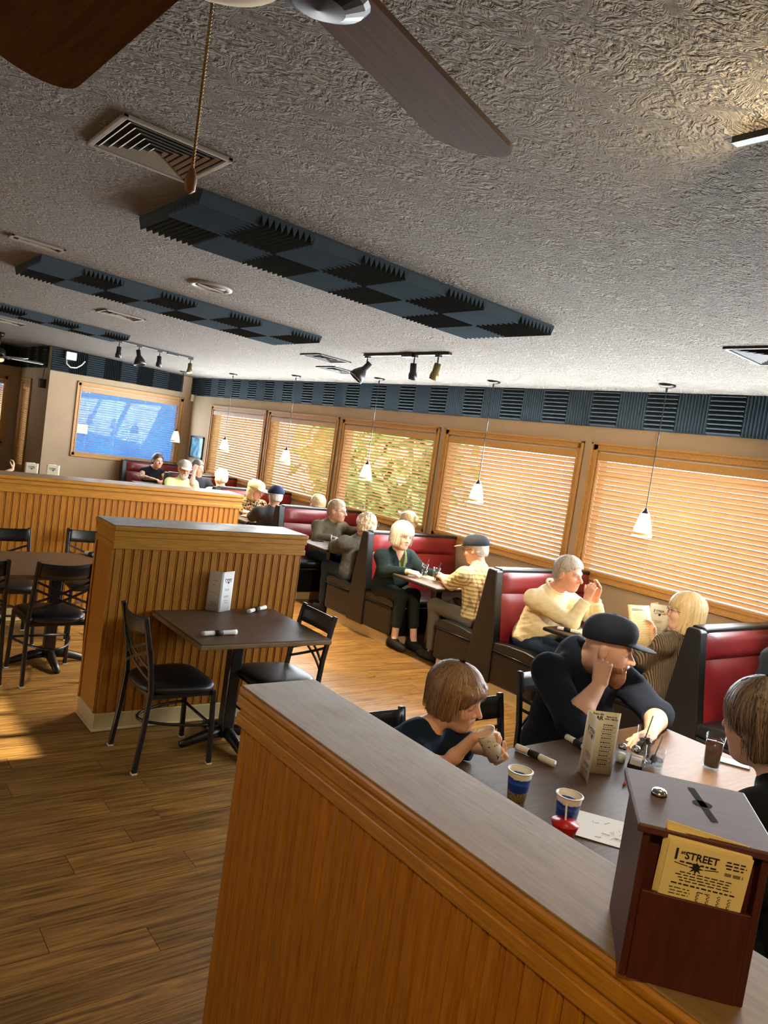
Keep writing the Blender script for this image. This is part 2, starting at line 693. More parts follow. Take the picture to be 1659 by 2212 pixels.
def window(n, width, z0, z1, loc, rz, blabel, tilt=0.9, slats=True, outset=0.03):
    """loc = left-bottom floor point of the casing; local x runs along the wall, -y faces the room"""
    w = thing('window_%d' % n, '', '', loc, rz)
    del w['label'], w['category']
    struct(w)
    casing(MB(), 0, width, z0, z1).obj('casing', 'trim_y', w, bevel=0.003)
    i = ins
    jm = MB()
    jm.box(i, i + .018, -.005, .15, z0 + i, z1 - i).box(width - i - .018, width - i, -.005, .15, z0 + i, z1 - i)
    jm.box(i, width - i, -.005, .15, z1 - i - .018, z1 - i).box(i, width - i, -.005, .15, z0 + i, z0 + i + .018)
    jm.obj('jamb', 'trim_y', w)
    MB().box(i, width - i, .118, .124, z0 + i, z1 - i).obj('pane', 'pane', w)
    b = thing('window_blind', blabel, 'blind', loc, rz, 'wooden slat blinds')
    bw = width - 2 * i - .05
    cx = width / 2
    ztop = z1 - i - .02
    MB().box(cx - bw / 2 - .012, cx + bw / 2 + .012, -.012, .004, ztop - .085, ztop - .012).obj('valance', 'trim_y', b, bevel=0.004)
    MB().box(cx - bw / 2, cx + bw / 2, .008, .06, ztop - .05, ztop).obj('headrail', 'white_paint', b)
    zb = z0 + i + .03
    pitch = 0.043
    ns = int((ztop - .09 - zb) / pitch)
    sm = MB()
    # gently crowned slat
    for k in range(4):
        x0 = -.025 + .0125 * k
        x1 = x0 + .0125
        h = lambda q: .003 * (1 - (q / .025) ** 2)
        sm.add([(-bw / 2, x0, h(x0)), (bw / 2, x0, h(x0)), (bw / 2, x1, h(x1)), (-bw / 2, x1, h(x1)),
                (-bw / 2, x0, h(x0) - .0028), (bw / 2, x0, h(x0) - .0028), (bw / 2, x1, h(x1) - .0028), (-bw / 2, x1, h(x1) - .0028)],
               [(0, 1, 2, 3), (7, 6, 5, 4)] + ([(0, 4, 5, 1)] if k == 0 else []) + ([(3, 2, 6, 7)] if k == 3 else []))
    me = sm.mesh('slat', 'slat', True)
    for k in range(ns):
        inst('slat', me, b, (cx, .034, zb + pitch * (k + .7)), (-tilt + rnd.uniform(-.02, .02), rnd.uniform(-.0015, .0015), 0))
    MB().box(cx - bw / 2, cx + bw / 2, .012, .058, zb - .022, zb - .004).obj('bottom_rail', 'slat', b)
    for q in (.08, .36, .64, .92):
        MB().tube([(cx - bw / 2 + bw * q, .006, ztop - .05), (cx - bw / 2 + bw * q, .006, zb - .01)], .0014, 5).obj('ladder_cord', 'white_paint', b)
    MB().tube([(cx + bw / 2 - .12, .0, ztop - .06), (cx + bw / 2 - .13, .0, z0 + .45)], .0016, 5).lathe([(.002, 0), (.008, -.01), (.010, -.035), (0, -.04)], 8, (cx + bw / 2 - .13, 0, z0 + .45)).obj('lift_cord', 'white_paint', b)
    return w


labs = ['tan wooden blind on the long wall beside the framed picture', 'tan wooden blind second from the far corner on the long wall',
        'greenish glowing wooden blind in the middle of the window wall', 'tan wooden blind behind the man in the plaid shirt',
        'wide tan wooden blind behind the man in the cream pullover', 'tan wooden blind beyond the right edge of the booths']
for k, (a, b_) in enumerate(WIN):
    window(k + 1, b_ - a, WZ0, WZ1, (XW, b_, 0), -PI / 2, labs[k], tilt=(.76, .74, .58, .80, .92, .9)[k])
window(7, BW[1] - BW[0], BW[2], BW[3], (BW[0], YB, 0), 0, 'blue glowing blind on the back wall above the corner booth', tilt=.12)
window(8, FW_[1] - FW_[0], FW_[2], FW_[3], (FW_[0], YF, 0), 0, 'blind in the recess cut off by the left picture edge', tilt=.7)
window(9, JW[1] - JW[0], JW[2], JW[3], (XJ, JW[1], 0), -PI / 2, 'narrow tall blind in the recess at the far left', tilt=.8)

# ---------------------------------------------------------------- acoustic foam tiles


def foam_mesh(w, h, n, along, depth=0.05, base=0.012):
    """tile in the x-y plane, ribs rising to +z; 'along' = ribs run along x"""
    mb = MB()
    a, b = (h, w) if along else (w, h)
    prof = []
    for i in range(n):
        t0 = -a / 2 + a * i / n
        prof += [(t0, base), (t0 + a / n * .5, depth)]
    prof.append((a / 2, base))
    prof += [(a / 2, 0), (-a / 2, 0)]
    vs = []
    for s in (-b / 2, b / 2):
        for (p, z) in prof:
            vs.append((s, p, z) if along else (p, s, z))
    m = len(prof)
    fs = [(i, (i + 1) % m, m + (i + 1) % m, m + i) for i in range(m)]
    for i in range(n):
        for o in (0, m):
            fs.append((o + 2 * i, o + 2 * i + 1, o + 2 * i + 2))
    fs += [(0, 2 * n, m - 2, m - 1), (m, m + 2 * n, 2 * m - 2, 2 * m - 1)]
    mb.add(vs, fs)
    return mb.mesh('foam_tile', 'foam')


TW = 0.305
TH = 0.345
fm = [foam_mesh(TW, TH, 9, True), foam_mesh(TW, TH, 10, False)]
band = thing('foam_border', 'dark ribbed acoustic foam border along the top of the window wall', 'foam border', (XW, YB, 2.46))
k = 0
yy = YB - TW / 2
while yy > -1.0:
    inst('foam_tile', fm[k % 2], band, (-0.002, yy - YB, TH / 2), (PI / 2, 0, -PI / 2))
    yy -= TW
    k += 1
TH2 = 0.42
fm2 = [foam_mesh(TW, TH2, 11, True), foam_mesh(TW, TH2, 10, False)]
band2 = thing('foam_border', 'dark ribbed acoustic foam border above the back window', 'foam border', (XJ, YB, 2.50))
for k in range(9):
    xx = XJ + TW * (k + .5)
    if xx + TW / 2 < XW - .03:
        inst('foam_tile', fm2[k % 2], band2, (xx - XJ, -0.002, TH2 / 2 - .01), (PI / 2, 0, 0))
band3 = thing('foam_border', 'dark ribbed acoustic foam border inside the recess at the far left', 'foam border', (XJ, YF, 2.55))
for k in range(7):
    inst('foam_tile', fm2[k % 2], band3, (-.002, -TW * (k + .5), TH2 / 2 - .02), (PI / 2, 0, -PI / 2))
for k in range(8):
    inst('foam_tile', fm2[(k + 1) % 2], band3, (-TW * (k + .5) - .05, -.002, TH2 / 2 - .02), (PI / 2, 0, 0))


def foam_strip(label, x0, x1, y0, y1, n):
    zc = ceil_z((x0 + x1) / 2)
    t = thing('acoustic_foam', label, 'acoustic foam', ((x0 + x1) / 2, (y0 + y1) / 2, zc), 0, 'acoustic foam panels on the ceiling')
    t.rotation_euler = (0, math.atan(0.042), 0)
    w = (x1 - x0) / n
    h = (y1 - y0) / 2
    ms = [foam_mesh(w, h, 9, True, .065), foam_mesh(w, h, 9, False, .065)]
    for i in range(n):
        for j in range(2):
            inst('foam_tile', ms[(i + j) % 2], t, (-(x1 - x0) / 2 + w * (i + .5), -h / 2 + h * j, 0), (PI, 0, 0))


foam_strip('long dark foam panel nearest on the ceiling beyond the square vent', 1.37, 3.82, 3.46, 4.30, 8)
foam_strip('second dark foam panel on the ceiling beyond the round speaker', 1.31, 3.76, 6.20, 7.12, 8)
foam_strip('farthest dark foam panel on the ceiling at the left edge', 0.80, 3.25, 10.0, 10.75, 8)

# ---------------------------------------------------------------- outside
ground = struct(MB().box(-40, 60, -40, 70, -0.35, -0.15).obj('ground', 'asphalt'))
bld = thing('outside_building', 'blue building seen through the back blind', 'building', (4.0, 26, -.15))  # added backdrop in place of the sky and parked cars out there
MB().box(-9, 7, 0, 6, 0, 3.3).obj('facade', 'facade_blue', bld)
MB().box(-9.3, 7.3, -.3, 6.3, 3.3, 3.6).obj('parapet', 'facade_pale', bld)
for k in range(5):
    MB().box(-6 + 2.2 * k, -5.4 + 2.2 * k, -.06, 0, 1.2 + .3 * (k % 2), 1.5 + .3 * (k % 2)).obj('lamp_panel', 'white_paint', bld)  # plain white panels added as bright spots, none is a lamp
bl2 = thing('outside_building', 'pale building across the lot behind the right hand blinds', 'building', (24, 1, -.15))
MB().box(0, 6, -9, 6.2, 0, 4.2).obj('facade', 'facade_pale', bl2)
MB().box(-.2, 6.2, -9.2, 6.4, 4.2, 4.5).obj('parapet', 'white_paint', bl2)


def bush(label, loc, r, hgt, n, seed):
    q = random.Random(seed)
    t = thing('outside_tree', label, 'tree', loc)
    MB().tube([(0, 0, -.2), (0.05, 0, hgt * .5), (0, .05, hgt * .8)], [.14, .1, .05], 8).obj('trunk', 'bark', t)
    mb = MB()
    for i in range(n):
        a, b, c = q.gauss(0, r * .5), q.gauss(0, r * .5), hgt * .62 + q.gauss(0, hgt * .24)
        if c < .1 or abs(a) > r or abs(b) > r:
            continue
        s = q.uniform(.14, .28)
        d = Vector((q.uniform(-1, 1), q.uniform(-1, 1), q.uniform(-1, 1))).normalized()
        e = d.orthogonal().normalized()
        g = d.cross(e)
        p = Vector((a, b, c))
        mb.add([p - e * s, p + g * s * .5, p + e * s, p - g * s * .5], [(0, 1, 2, 3)])
    o = mb.obj('foliage', 'leaf', t)
    o['kind'] = 'stuff'


bush('leafy green tree outside the middle window', (10.5, 13.9, -.15), 1.75, 4.4, 7500, 5)

# ---------------------------------------------------------------- half walls with beadboard
def bead_mesh(w, h, d=0.012):
    """one board in the x-z plane facing -y, eased edges, small bead on the right"""
    mb = MB()
    e = .0035
    b = .010
    prof = [(0, 0), (0, -d + e), (e, -d), (w - b - e, -d), (w - b, -d + .005), (w - b + .003, -d + .001), (w - .003, -d + .001), (w, -d + .006), (w, 0)]
    vs = [(x, y, 0) for x, y in prof] + [(x, y, h) for x, y in prof]
    n = len(prof)
    mb.add(vs, [(i, i + 1, n + i + 1, n + i) for i in range(n - 1)] + [tuple(range(n, 2 * n))])
    return mb.mesh('board', 'oak_v')


plain('core_dark', S(70, 32, 8), .9)


def half_wall(label, x0, x1, y0, y1, z, faces, bw, railh=.11, kick=True, xcap='cap_brown', over=.028, lip=.035):
    """faces: list of 'front' (-y), 'left' (-x) carrying boards"""
    t = thing('half_wall', label, 'half wall', ((x0 + x1) / 2, (y0 + y1) / 2, 0))
    hx, hy = (x1 - x0) / 2, (y1 - y0) / 2
    MB().box(-hx, hx, -hy, hy, 0, z - lip).obj('core', 'core_dark', t)
    MB().box(-hx - over + .004, hx + over - .004, -hy - over + .004, hy + over - .004, z - .004, z).obj('cap', xcap, t, bevel=.003)
    om = 'oak_x' if hx > hy else 'oak_y'
    e = MB()
    e.box(-hx - over, hx + over, -hy - over, hy + over, z - lip, z - .003)
    e.obj('cap_edge', om, t, bevel=.008)
    r = MB()
    zr = z - lip
    for (a, dz0, dz1) in ((.022, 0, .035), (.014, .03, railh - .03), (.020, railh - .035, railh)):
        r.box(-hx - a, hx + a, -hy - a, hy + a, zr - dz1, zr - dz0)
    r.obj('rail', om, t, bevel=.004)
    zb = .115 if kick else 0
    h = zr - railh - zb
    if 'front' in faces:
        n = max(1, round(2 * hx / bw))
        w = 2 * hx / n
        me = bead_mesh(w - .0022, h)
        for i in range(n):
            inst('board', me, t, (-hx + w * i, -hy, zb))
    if 'left' in faces:
        n = max(1, round(2 * hy / bw))
        w = 2 * hy / n
        me = bead_mesh(w - .0028, h)
        for i in range(n):
            inst('board', me, t, (-hx, hy - w * i, zb), (0, 0, -PI / 2))
    if kick:
        k = MB()
        k.box(-hx - .014, hx + .014, -hy - .014, hy + .014, 0, zb)
        k.box(-hx - .024, hx + .024, -hy - .024, hy + .024, 0, .018)
        k.obj('kick_base', 'kick', t, bevel=.008)
    return t


half_wall('oak beadboard half wall nearest the camera, carrying the suggestion box', 1.045, 1.252, -0.30, 1.855, 1.24, ['left'], .0435, railh=.085, over=.022, lip=.028)
mw = half_wall('oak beadboard half wall behind the small two-seat table', 1.535, 2.835, 4.56, 4.875, 1.28, ['front'], .056, xcap='cap_brown_x')
MB().box(-.672, -.65, -.165, -.14, .115, 1.14).box(-.672, -.65, .14, .165, .115, 1.14).box(-.662, -.65, -.14, .14, .115, 1.14).obj('end_board', 'oak_v', mw, bevel=.003)
half_wall('long oak beadboard half wall in the background at the left', -1.0, 3.62, 7.13, 7.45, 1.28, ['front'], .056, xcap='cap_brown_x')


# ---------------------------------------------------------------- chairs
def make_chair():
    """origin on the floor under the seat centre, faces +y, back at -y"""
    t = thing('cafe_chair', 'x', 'chair', (0, 0, 0), 0, 'black metal cafe chairs')
    q = .026
    for s in (-1, 1):
        # rear leg sweeps up into the back post
        path = [(s * .205, -.235, 0), (s * .200, -.205, .25), (s * .196, -.190, .46), (s * .190, -.205, .60), (s * .184, -.245, .80), (s * .183, -.262, .875)]
        leg = MB().tube(path, .01, flat=(q, q)).obj('rear_leg', 'black_metal', t, bevel=.004)
        MB().box(s * .205 - .015, s * .205 + .015, -.25, -.22, 0, .008).obj('foot_cap', 'white_paint', leg)
        leg = MB().tube([(s * .205, .205, 0), (s * .195, .185, .44)], .01, flat=(q, q)).obj('front_leg', 'black_metal', t, bevel=.004)
        MB().box(s * .205 - .015, s * .205 + .015, .19, .22, 0, .008).obj('foot_cap', 'white_paint', leg)
    # top rail: curved plate
    def rail(u, v):
        x = -.184 + .368 * u
        return (x, -.258 + .018 * v - .035 * (1 - (x / .184) ** 2) + .01, .868 - .105 * v - .012 * (1 - (x / .184) ** 2))
    MB().grid(10, 3, rail).obj('top_rail', 'black_metal', t, smooth=True, solid=.010)
    # two crossing pairs
    for s in (-1, 1):
        for dz in (0, .055):
            path = []
            for k in range(7):
                u = k / 6
                x = s * (-.186 + .372 * u)
                z = .735 - dz - .16 * u
                path.append((x, -.222 - .03 * (1 - (x / .186) ** 2) + .02 * u, z))
            MB().tube(path, .01, flat=(.008, .016)).obj('cross_bar', 'black_metal', t)
    # seat pad: rounded trapezoid, domed
    def outline(sc):
        pts = []
        n = 40
        for k in range(n):
            a = 2 * PI * k / n
            c, s_ = math.cos(a), math.sin(a)
            e = .55
            x = .215 * math.copysign(abs(c) ** e, c)
            y = .215 * math.copysign(abs(s_) ** e, s_)
            x *= (1.0 + .10 * y / .215)
            pts.append((x * sc, y * sc))
        return pts
    mb = MB()
    rings = [(.93, .432), (1.0, .44), (1.02, .455), (.99, .470), (.90, .480), (.70, .487), (.35, .490)]
    vs = []
    for sc, z in rings:
        vs += [(x, y, z) for x, y in outline(sc)]
    n = 40
    fs = [tuple(range(n))[::-1]]
    for i in range(len(rings) - 1):
        fs += [(i * n + k, i * n + (k + 1) % n, (i + 1) * n + (k + 1) % n, (i + 1) * n + k) for k in range(n)]
    fs.append(tuple(range((len(rings) - 1) * n, len(rings) * n)))
    mb.add(vs, fs).obj('seat', 'black_vinyl', t, smooth=True)
    fr = MB()
    fr.box(-.19, .19, -.19, -.165, .41, .435).box(-.19, .19, .16, .185, .41, .435).box(-.195, -.17, -.18, .18, .41, .435).box(.17, .195, -.18, .18, .41, .435)
    fr.obj('seat_frame', 'black_metal', t)
    # hoop stretcher bowed to the rear, and a straight front bar
    hoop = []
    for k in range(17):
        a = PI * k / 16
        hoop.append((-.198 * math.cos(a), .19 - .20 * math.sin(a) - .16 * math.sin(a) ** 2, .235))
    MB().tube(hoop, .009, 8).obj('stretcher_hoop', 'black_metal', t, smooth=True)
    MB().tube([(-.2, .19, .235), (.2, .19, .235)], .009, 8).obj('stretcher', 'black_metal', t, smooth=True)
    return t


CH = make_chair()
CH.location = (1.80, 4.13, 0)
CH.rotation_euler = (0, 0, -PI / 2)
CH['label'] = 'black cross-back chair at the left of the small two-seat table'
G = 'black metal cafe chairs'
copy_tree(CH, 'black cross-back chair at the right of the small two-seat table', (2.46, 4.06, 0), PI / 2, G)
copy_tree(CH, 'black chair at the left table, its crossed back toward the camera', (1.50, 5.66, 0), 0.03, G)
copy_tree(CH, 'chair behind the left table, black top rail against the oak half wall', (1.38, 6.60, 0), PI - .05, G)
copy_tree(CH, 'chair at the far right of the left table, partly hidden by the half wall', (2.08, 6.68, 0), PI - .08, G)
copy_tree(CH, 'chair cut by the left picture edge beside the left table', (0.98, 5.72, 0), -.05, G)
copy_tree(CH, 'chair the boy with the white cup sits on', (1.94, 2.17, 0), PI + .02, G)
copy_tree(CH, 'empty chair between the boy and the bearded man', (2.58, 2.19, 0), PI + .06, G)
copy_tree(CH, 'chair the bearded man in the cap sits on', (3.35, 2.46, 0), PI + .03, G)
copy_tree(CH, 'chair the person with short dark hair sits on', (2.72, 0.86, 0), 0.1, G)


# ---------------------------------------------------------------- free tables
def table(label, x0, x1, y0, y1, legs, z=.76, group=None):
    t = thing('dining_table', label, 'table', ((x0 + x1) / 2, (y0 + y1) / 2, 0), 0, group)
    hx, hy = (x1 - x0) / 2, (y1 - y0) / 2
    MB().box(-hx, hx, -hy, hy, z - .035, z).obj('table_top', 'table_brown', t, bevel=.006)
    MB().box(-hx - .003, hx + .003, -hy - .003, hy + .003, z - .033, z - .006).obj('edge_band', 'cap_brown_x', t, bevel=.005)
    for (lx, ly) in legs:
        MB().box(lx - .04, lx + .04, ly - .04, ly + .04, .04, z - .05).obj('column', 'black_metal', t, bevel=.01)
        MB().box(lx - .14, lx + .14, ly - .14, ly + .14, z - .05, z - .036).obj('top_plate', 'black_metal', t)
        for k in range(4):
            a = k * PI / 2 + .0
            c, s = math.cos(a), math.sin(a)
            path = [(lx + c * r, ly + s * r, zz) for r, zz in ((.02, .075), (.12, .062), (.22, .035), (.29, .016))]
            MB().tube(path, [.038, .034, .028, .022], 8).obj('foot', 'black_metal', t, smooth=True)
    return t


table('small square two-seat table against the middle half wall', 1.80, 2.65, 3.78, 4.535, [(0, 0.03)])
table('brown four-seat table at the left behind the half wall', 1.14, 2.04, 5.50, 6.38, [(0, 0)])
table('long dark table in front where the boy and bearded man sit', 1.95, 3.575, 1.22, 2.14, [(-.5, 0), (.5, 0)])
table('far table behind the long half wall at the left', 2.25, 3.15, 11.7, 12.6, [(0, 0)])


# ---------------------------------------------------------------- booths
BX0, BX1 = 4.80, 6.07


def booth(label, yb, sides=(-1, 1)):
    """double booth: origin at the aisle end of its back, on the floor; local x toward the window wall"""
    t = thing('booth', label, 'booth', (BX0, yb, 0), 0, 'red and black booths along the windows')
    Lx = BX1 - BX0
    top = 1.07
    zs = .455
    # tapering black end panel
    lo = [-.115 if -1 in sides else -.05, .115 if 1 in sides else .05]
    MB().prism([(lo[0] - .03, 0.10), (lo[1] + .03, 0.10), (lo[1] + .02, .45), (.055, top - .02), (.045, top), (-.045, top), (-.055, top - .02), (lo[0] - .02, .45)], -.012, .075, 'x').obj('end_panel', 'black_vinyl', t, bevel=.012, segs=3)
    MB().box(.05, Lx, -.05, .05, top - .03, top + .012).obj('top_rail', 'black_vinyl', t, bevel=.012)
    MB().prism([(lo[0] + .02, .1), (lo[1] - .02, .1), (.03, top - .03), (-.03, top - .03)], .06, Lx, 'x').obj('back_core', 'black_matte', t)
    for s in sides:
        # upholstered back: lower pad and head roll
        def pad(z0, z1, y0, y1, puff, nm):
            def fn(u, v):
                x = .078 + (Lx - .085) * u
                z = z0 + (z1 - z0) * v
                y = y0 + (y1 - y0) * v
                e = (1 - abs(2 * v - 1) ** 4) * (1 - abs(2 * u - 1) ** 16)
                return (x, s * (y + puff * e), z)
            mb = MB()
            mb.grid(24, 10, fn)
            if s < 0:
                mb.f = [f[::-1] for f in mb.f]
            mb.obj(nm, 'red_vinyl', t, smooth=True)
        pad(zs - .02, .865, .135, .066, .030, 'back_pad')
        pad(.865, top - .012, .066, .040, .034, 'head_roll')
        # seat cushion with rolled, rounded front edge
        prof = [(.10, zs - .07), (.60, zs - .07), (.625, zs - .05), (.628, zs - .02), (.60, zs + .012), (.5, zs + .026), (.30, zs + .022), (.10, zs + .0)]
        mb = MB()
        pl = [(s * a, b) for a, b in prof]
        if s < 0:
            pl = pl[::-1]
        mb.prism(pl, .0, Lx, 'x')
        mb.obj('seat_cushion', 'black_vinyl', t, bevel=.022, segs=3)
        MB().tube([(.0, s * .632, zs - .065), (.0 + Lx, s * .632, zs - .065)], .006, 6).tube([(-.004, s * .15, zs - .062), (-.004, s * .60, zs - .066)], .006, 6).obj('piping', 'black_vinyl', t, smooth=True)
        y0, y1 = sorted((s * .08, s * .615))
        MB().box(.004, Lx, y0, y1, .10, zs - .065).obj('seat_base', 'black_vinyl', t, bevel=.03, segs=3)
        y0, y1 = sorted((0, s * .56))
        MB().box(.02, Lx, y0, y1, 0, .105).obj('kick_base', 'kick', t)
    return t


BY = [2.70, 4.60, 6.50, 8.42, 10.32, 12.22]
bl = ['red and black booth at the right edge behind the blonde woman', 'red booth between the plaid-shirted man and the man in cream',
      'red booth behind the white-haired woman in the dark cardigan', 'red booth behind the woman in the olive top',
      'red booth behind the woman in leopard print and cream cap', 'far red booth behind the man in the pale green polo']
for b_, l_ in zip(BY, bl):
    booth(l_, b_)
booth('last red booth against the back wall under the blue window', 14.42, (-1,))
tl = ['booth table where the man in cream sits', 'booth table with two tumblers before the white-haired woman', 'booth table of the woman in the olive top',
      'booth table of the woman in the cream cap', 'booth table of the man in the pale green polo', 'booth table nearest the back wall']
TY = [3.56, 5.52, 7.44, 9.36, 11.26, 13.25]


def booth_table(label, yc):
    t = thing('booth_table', label, 'table', (4.72, yc, 0), 0, 'booth tables')
    Lx = 6.07 - 4.72
    MB().box(0, Lx, -.335, .335, .725, .757).obj('table_top', 'table_brown', t, bevel=.008)
    MB().box(-.003, Lx, -.338, .338, .728, .75).obj('edge_band', 'black_matte', t, bevel=.006)
    MB().box(.27, .35, -.04, .04, .03, .725).obj('column', 'black_metal', t, bevel=.008)
    MB().box(.16, .46, -.14, .14, .71, .726).obj('top_plate', 'black_metal', t)
    MB().prism([(-.30, 0), (.30, 0), (.29, .02), (.05, .05), (-.05, .05), (-.29, .02)], .27, .35, 'x').obj('foot', 'black_metal', t, bevel=.005)
    return t


for l_, y_ in zip(tl, TY):
    booth_table(l_, y_)

# ---------------------------------------------------------------- pendants
plain('bulb_on', S(255, 235, 190), 0.4, emit=(1.0, 0.78, 0.42), es=14)
plain('spot_on', S(255, 240, 210), 0.4, emit=(1.0, 0.86, 0.6), es=16)
plain('bronze', S(40, 34, 28), 0.35, metal=0.6)
translucent('shade_band', S(170, 150, 110), S(200, 170, 110), .3)
def shade_mat():
    m, t, b = newmat('shade_glass')
    t.nodes.remove(b)
    o = t.nodes['Material Output']
    tr = t.nodes.new('ShaderNodeBsdfTransparent')
    tr.inputs[0].default_value = (1, .97, .9, 1)
    tl = t.nodes.new('ShaderNodeBsdfTranslucent')
    tl.inputs[0].default_value = (1, .92, .7, 1)
    mx = t.nodes.new('ShaderNodeMixShader')
    mx.inputs[0].default_value = .38
    L(t, tr.outputs[0], mx.inputs[1])
    L(t, tl.outputs[0], mx.inputs[2])
    L(t, mx.outputs[0], o.inputs['Surface'])


shade_mat()
PEN = [(5.68, 3.81), (5.70, 5.87), (5.68, 7.87), (5.62, 9.83), (5.58, 11.82), (5.45, 13.62)]
pl_ = ['nearest glass pendant lamp over the cream-shirted man\'s table', 'glass pendant lamp over the plaid-shirted man', 'glass pendant lamp hanging before the greenish blind',
       'third glass pendant lamp from the far corner', 'second glass pendant lamp from the far corner', 'farthest glass pendant lamp before the blue window']
WARM = (1.0, .72, .42)
for (px, py), l_ in zip(PEN, pl_):
    zc = ceil_z(px)
    t = thing('pendant_lamp', l_, 'pendant lamp', (px, py, zc), 0, 'glass pendant lamps')
    zb = 1.535 - zc
    MB().lathe([(.0, .0), (.068, .0), (.07, -.012), (.05, -.022), (.012, -.03), (0, -.03)][::-1], 24).obj('canopy', 'bronze', t, smooth=True)
    MB().tube([(0, 0, -.02), (0, 0, zb + .235)], .0045, 6).tube([(0, 0, -.02), (0, 0, -.06)], .009, 8).obj('cord', 'black_metal', t)
    MB().lathe([(0, .245), (.01, .24), (.016, .222), (.032, .205), (.034, .195), (0, .195)][::-1], 20, (0, 0, zb)).obj('socket_cap', 'bronze', t, smooth=True)
    sh = [(.034, .20), (.048, .16), (.064, .10), (.076, .04), (.082, 0)]
    shade = MB().lathe(sh + [(r - .004, z) for r, z in sh[::-1]], 28, (0, 0, zb), closed=True).obj('glass_shade', 'shade_glass', t, smooth=True)
    MB().lathe([(.0785, .035), (.082, .035), (.0845, .012), (.081, .012)], 28, (0, 0, zb), closed=True).obj('shade_band', 'shade_band', shade, smooth=True)
    MB().lathe([(0, .19), (.014, .19), (.014, .15), (.024, .125), (.029, .095), (.020, .062), (0, .052)], 16, (0, 0, zb)).obj('bulb', 'bulb_on', t, smooth=True)
    lamp('POINT', 'pendant_light', (px, py, zb + zc + .022), 4, WARM, .012)

# ---------------------------------------------------------------- track lights
plain('head_brass', S(120, 104, 60), 0.4, metal=0.5)


def track(label, p0, p1, heads):
    """heads: (fraction, kind, aim vector, lit)"""
    c = (Vector(p0) + Vector(p1)) / 2
    t = thing('track_light', label, 'track light', c)
    a, b = Vector(p0) - c, Vector(p1) - c
    MB().tube([a, b], .01, flat=(.034, .022)).obj('track', 'black_metal', t)
    mid = a.lerp(b, .55) if len(heads) == 3 else a.lerp(b, .72)
    dd = (b - a).normalized()
    MB().tube([mid - dd * .08 + Vector((0, 0, -.008)), mid + dd * .08 + Vector((0, 0, -.008))], .01, flat=(.055, .035)).obj('feed_box', 'black_metal', t)
    for (q, kind, aim, lit, *more) in heads:
        en, cone = more if more else (lit_energy, lit_cone)
        p = a.lerp(b, q) + Vector((0, 0, -.015))
        aim = Vector(aim).normalized()
        mb = MB()
        mb.tube([p - dd * .03, p + dd * .03], .01, flat=(.032, .03))
        j = p + Vector((0, 0, -.10))
        mb.tube([p, j], .007, 8)
        arm = mb.obj('arm', 'black_metal', t)
        M = Matrix.Translation(j) @ aim.to_track_quat('Z', 'Y').to_matrix().to_4x4()
        if kind == 'cone':
            prof = [(0, -.05), (.028, -.05), (.030, .03), (.05, .06), (.072, .105), (.082, .16), (.078, .16), (.066, .105), (.02, .05), (0, .05)]
        else:
            prof = [(0, -.03), (.03, -.03), (.031, .05), (.036, .06), (.04, .075), (.04, .12), (.036, .12), (.034, .08), (0, .08)]
        h = MB().lathe(prof, 24).xf(M).obj('lamp_head', 'head_brass' if lit == 2 else 'black_metal', t, smooth=True)
        if lit:
            r, z = (.05, .10) if kind == 'cone' else (.033, .11)
            MB().lathe([(0, z - .03), (r * .7, z - .03), (r, z - .005), (r * .8, z), (0, z + .004)], 16).xf(M).obj('bulb', 'spot_on', h, smooth=True)
            wp = c + j + aim * (.19 if kind == 'cone' else .15)
            lamp('SPOT', 'track_spot', wp, en, (1.0, .80, .55), .04, target=wp + aim, spot=cone, blend=.5)


lit_energy, lit_cone = 330, 1.7
za = ceil_z(4.45) - .012
track('black track light with three heads hanging over the booth aisle', (4.45, 6.47, za), (4.45, 5.17, za),
      [(.04, 'cone', (-.55, .25, -.8), 1), (.62, 'can', (.05, -.05, -1), 0), (.88, 'can', (-.12, .12, -1), 2)])
zb_ = ceil_z(3.9) - .014
track('black track light with four heads near the far foam panel', (3.34, 10.8, ceil_z(3.34) - .012), (4.44, 10.8, ceil_z(4.44) - .012),
      [(.03, 'can', (0, 0, -1), 0), (.28, 'cone', (.15, -.2, -.9), 0), (.55, 'can', (0, -.1, -1), 1), (.97, 'can', (-.1, -.3, -.9), 2)])
lit_energy, lit_cone = 700, .62
zc_ = ceil_z(1.95) - .012
track('track light cut by the right picture edge glaring at the ceiling', (2.06, 1.30, zc_), (2.06, 0.2, zc_),
      [(.20, 'can', (2.95, 3.0, -1.75), 1, 330, .95), (.30, 'cone', (1.55, .62, -1.95), 1)])


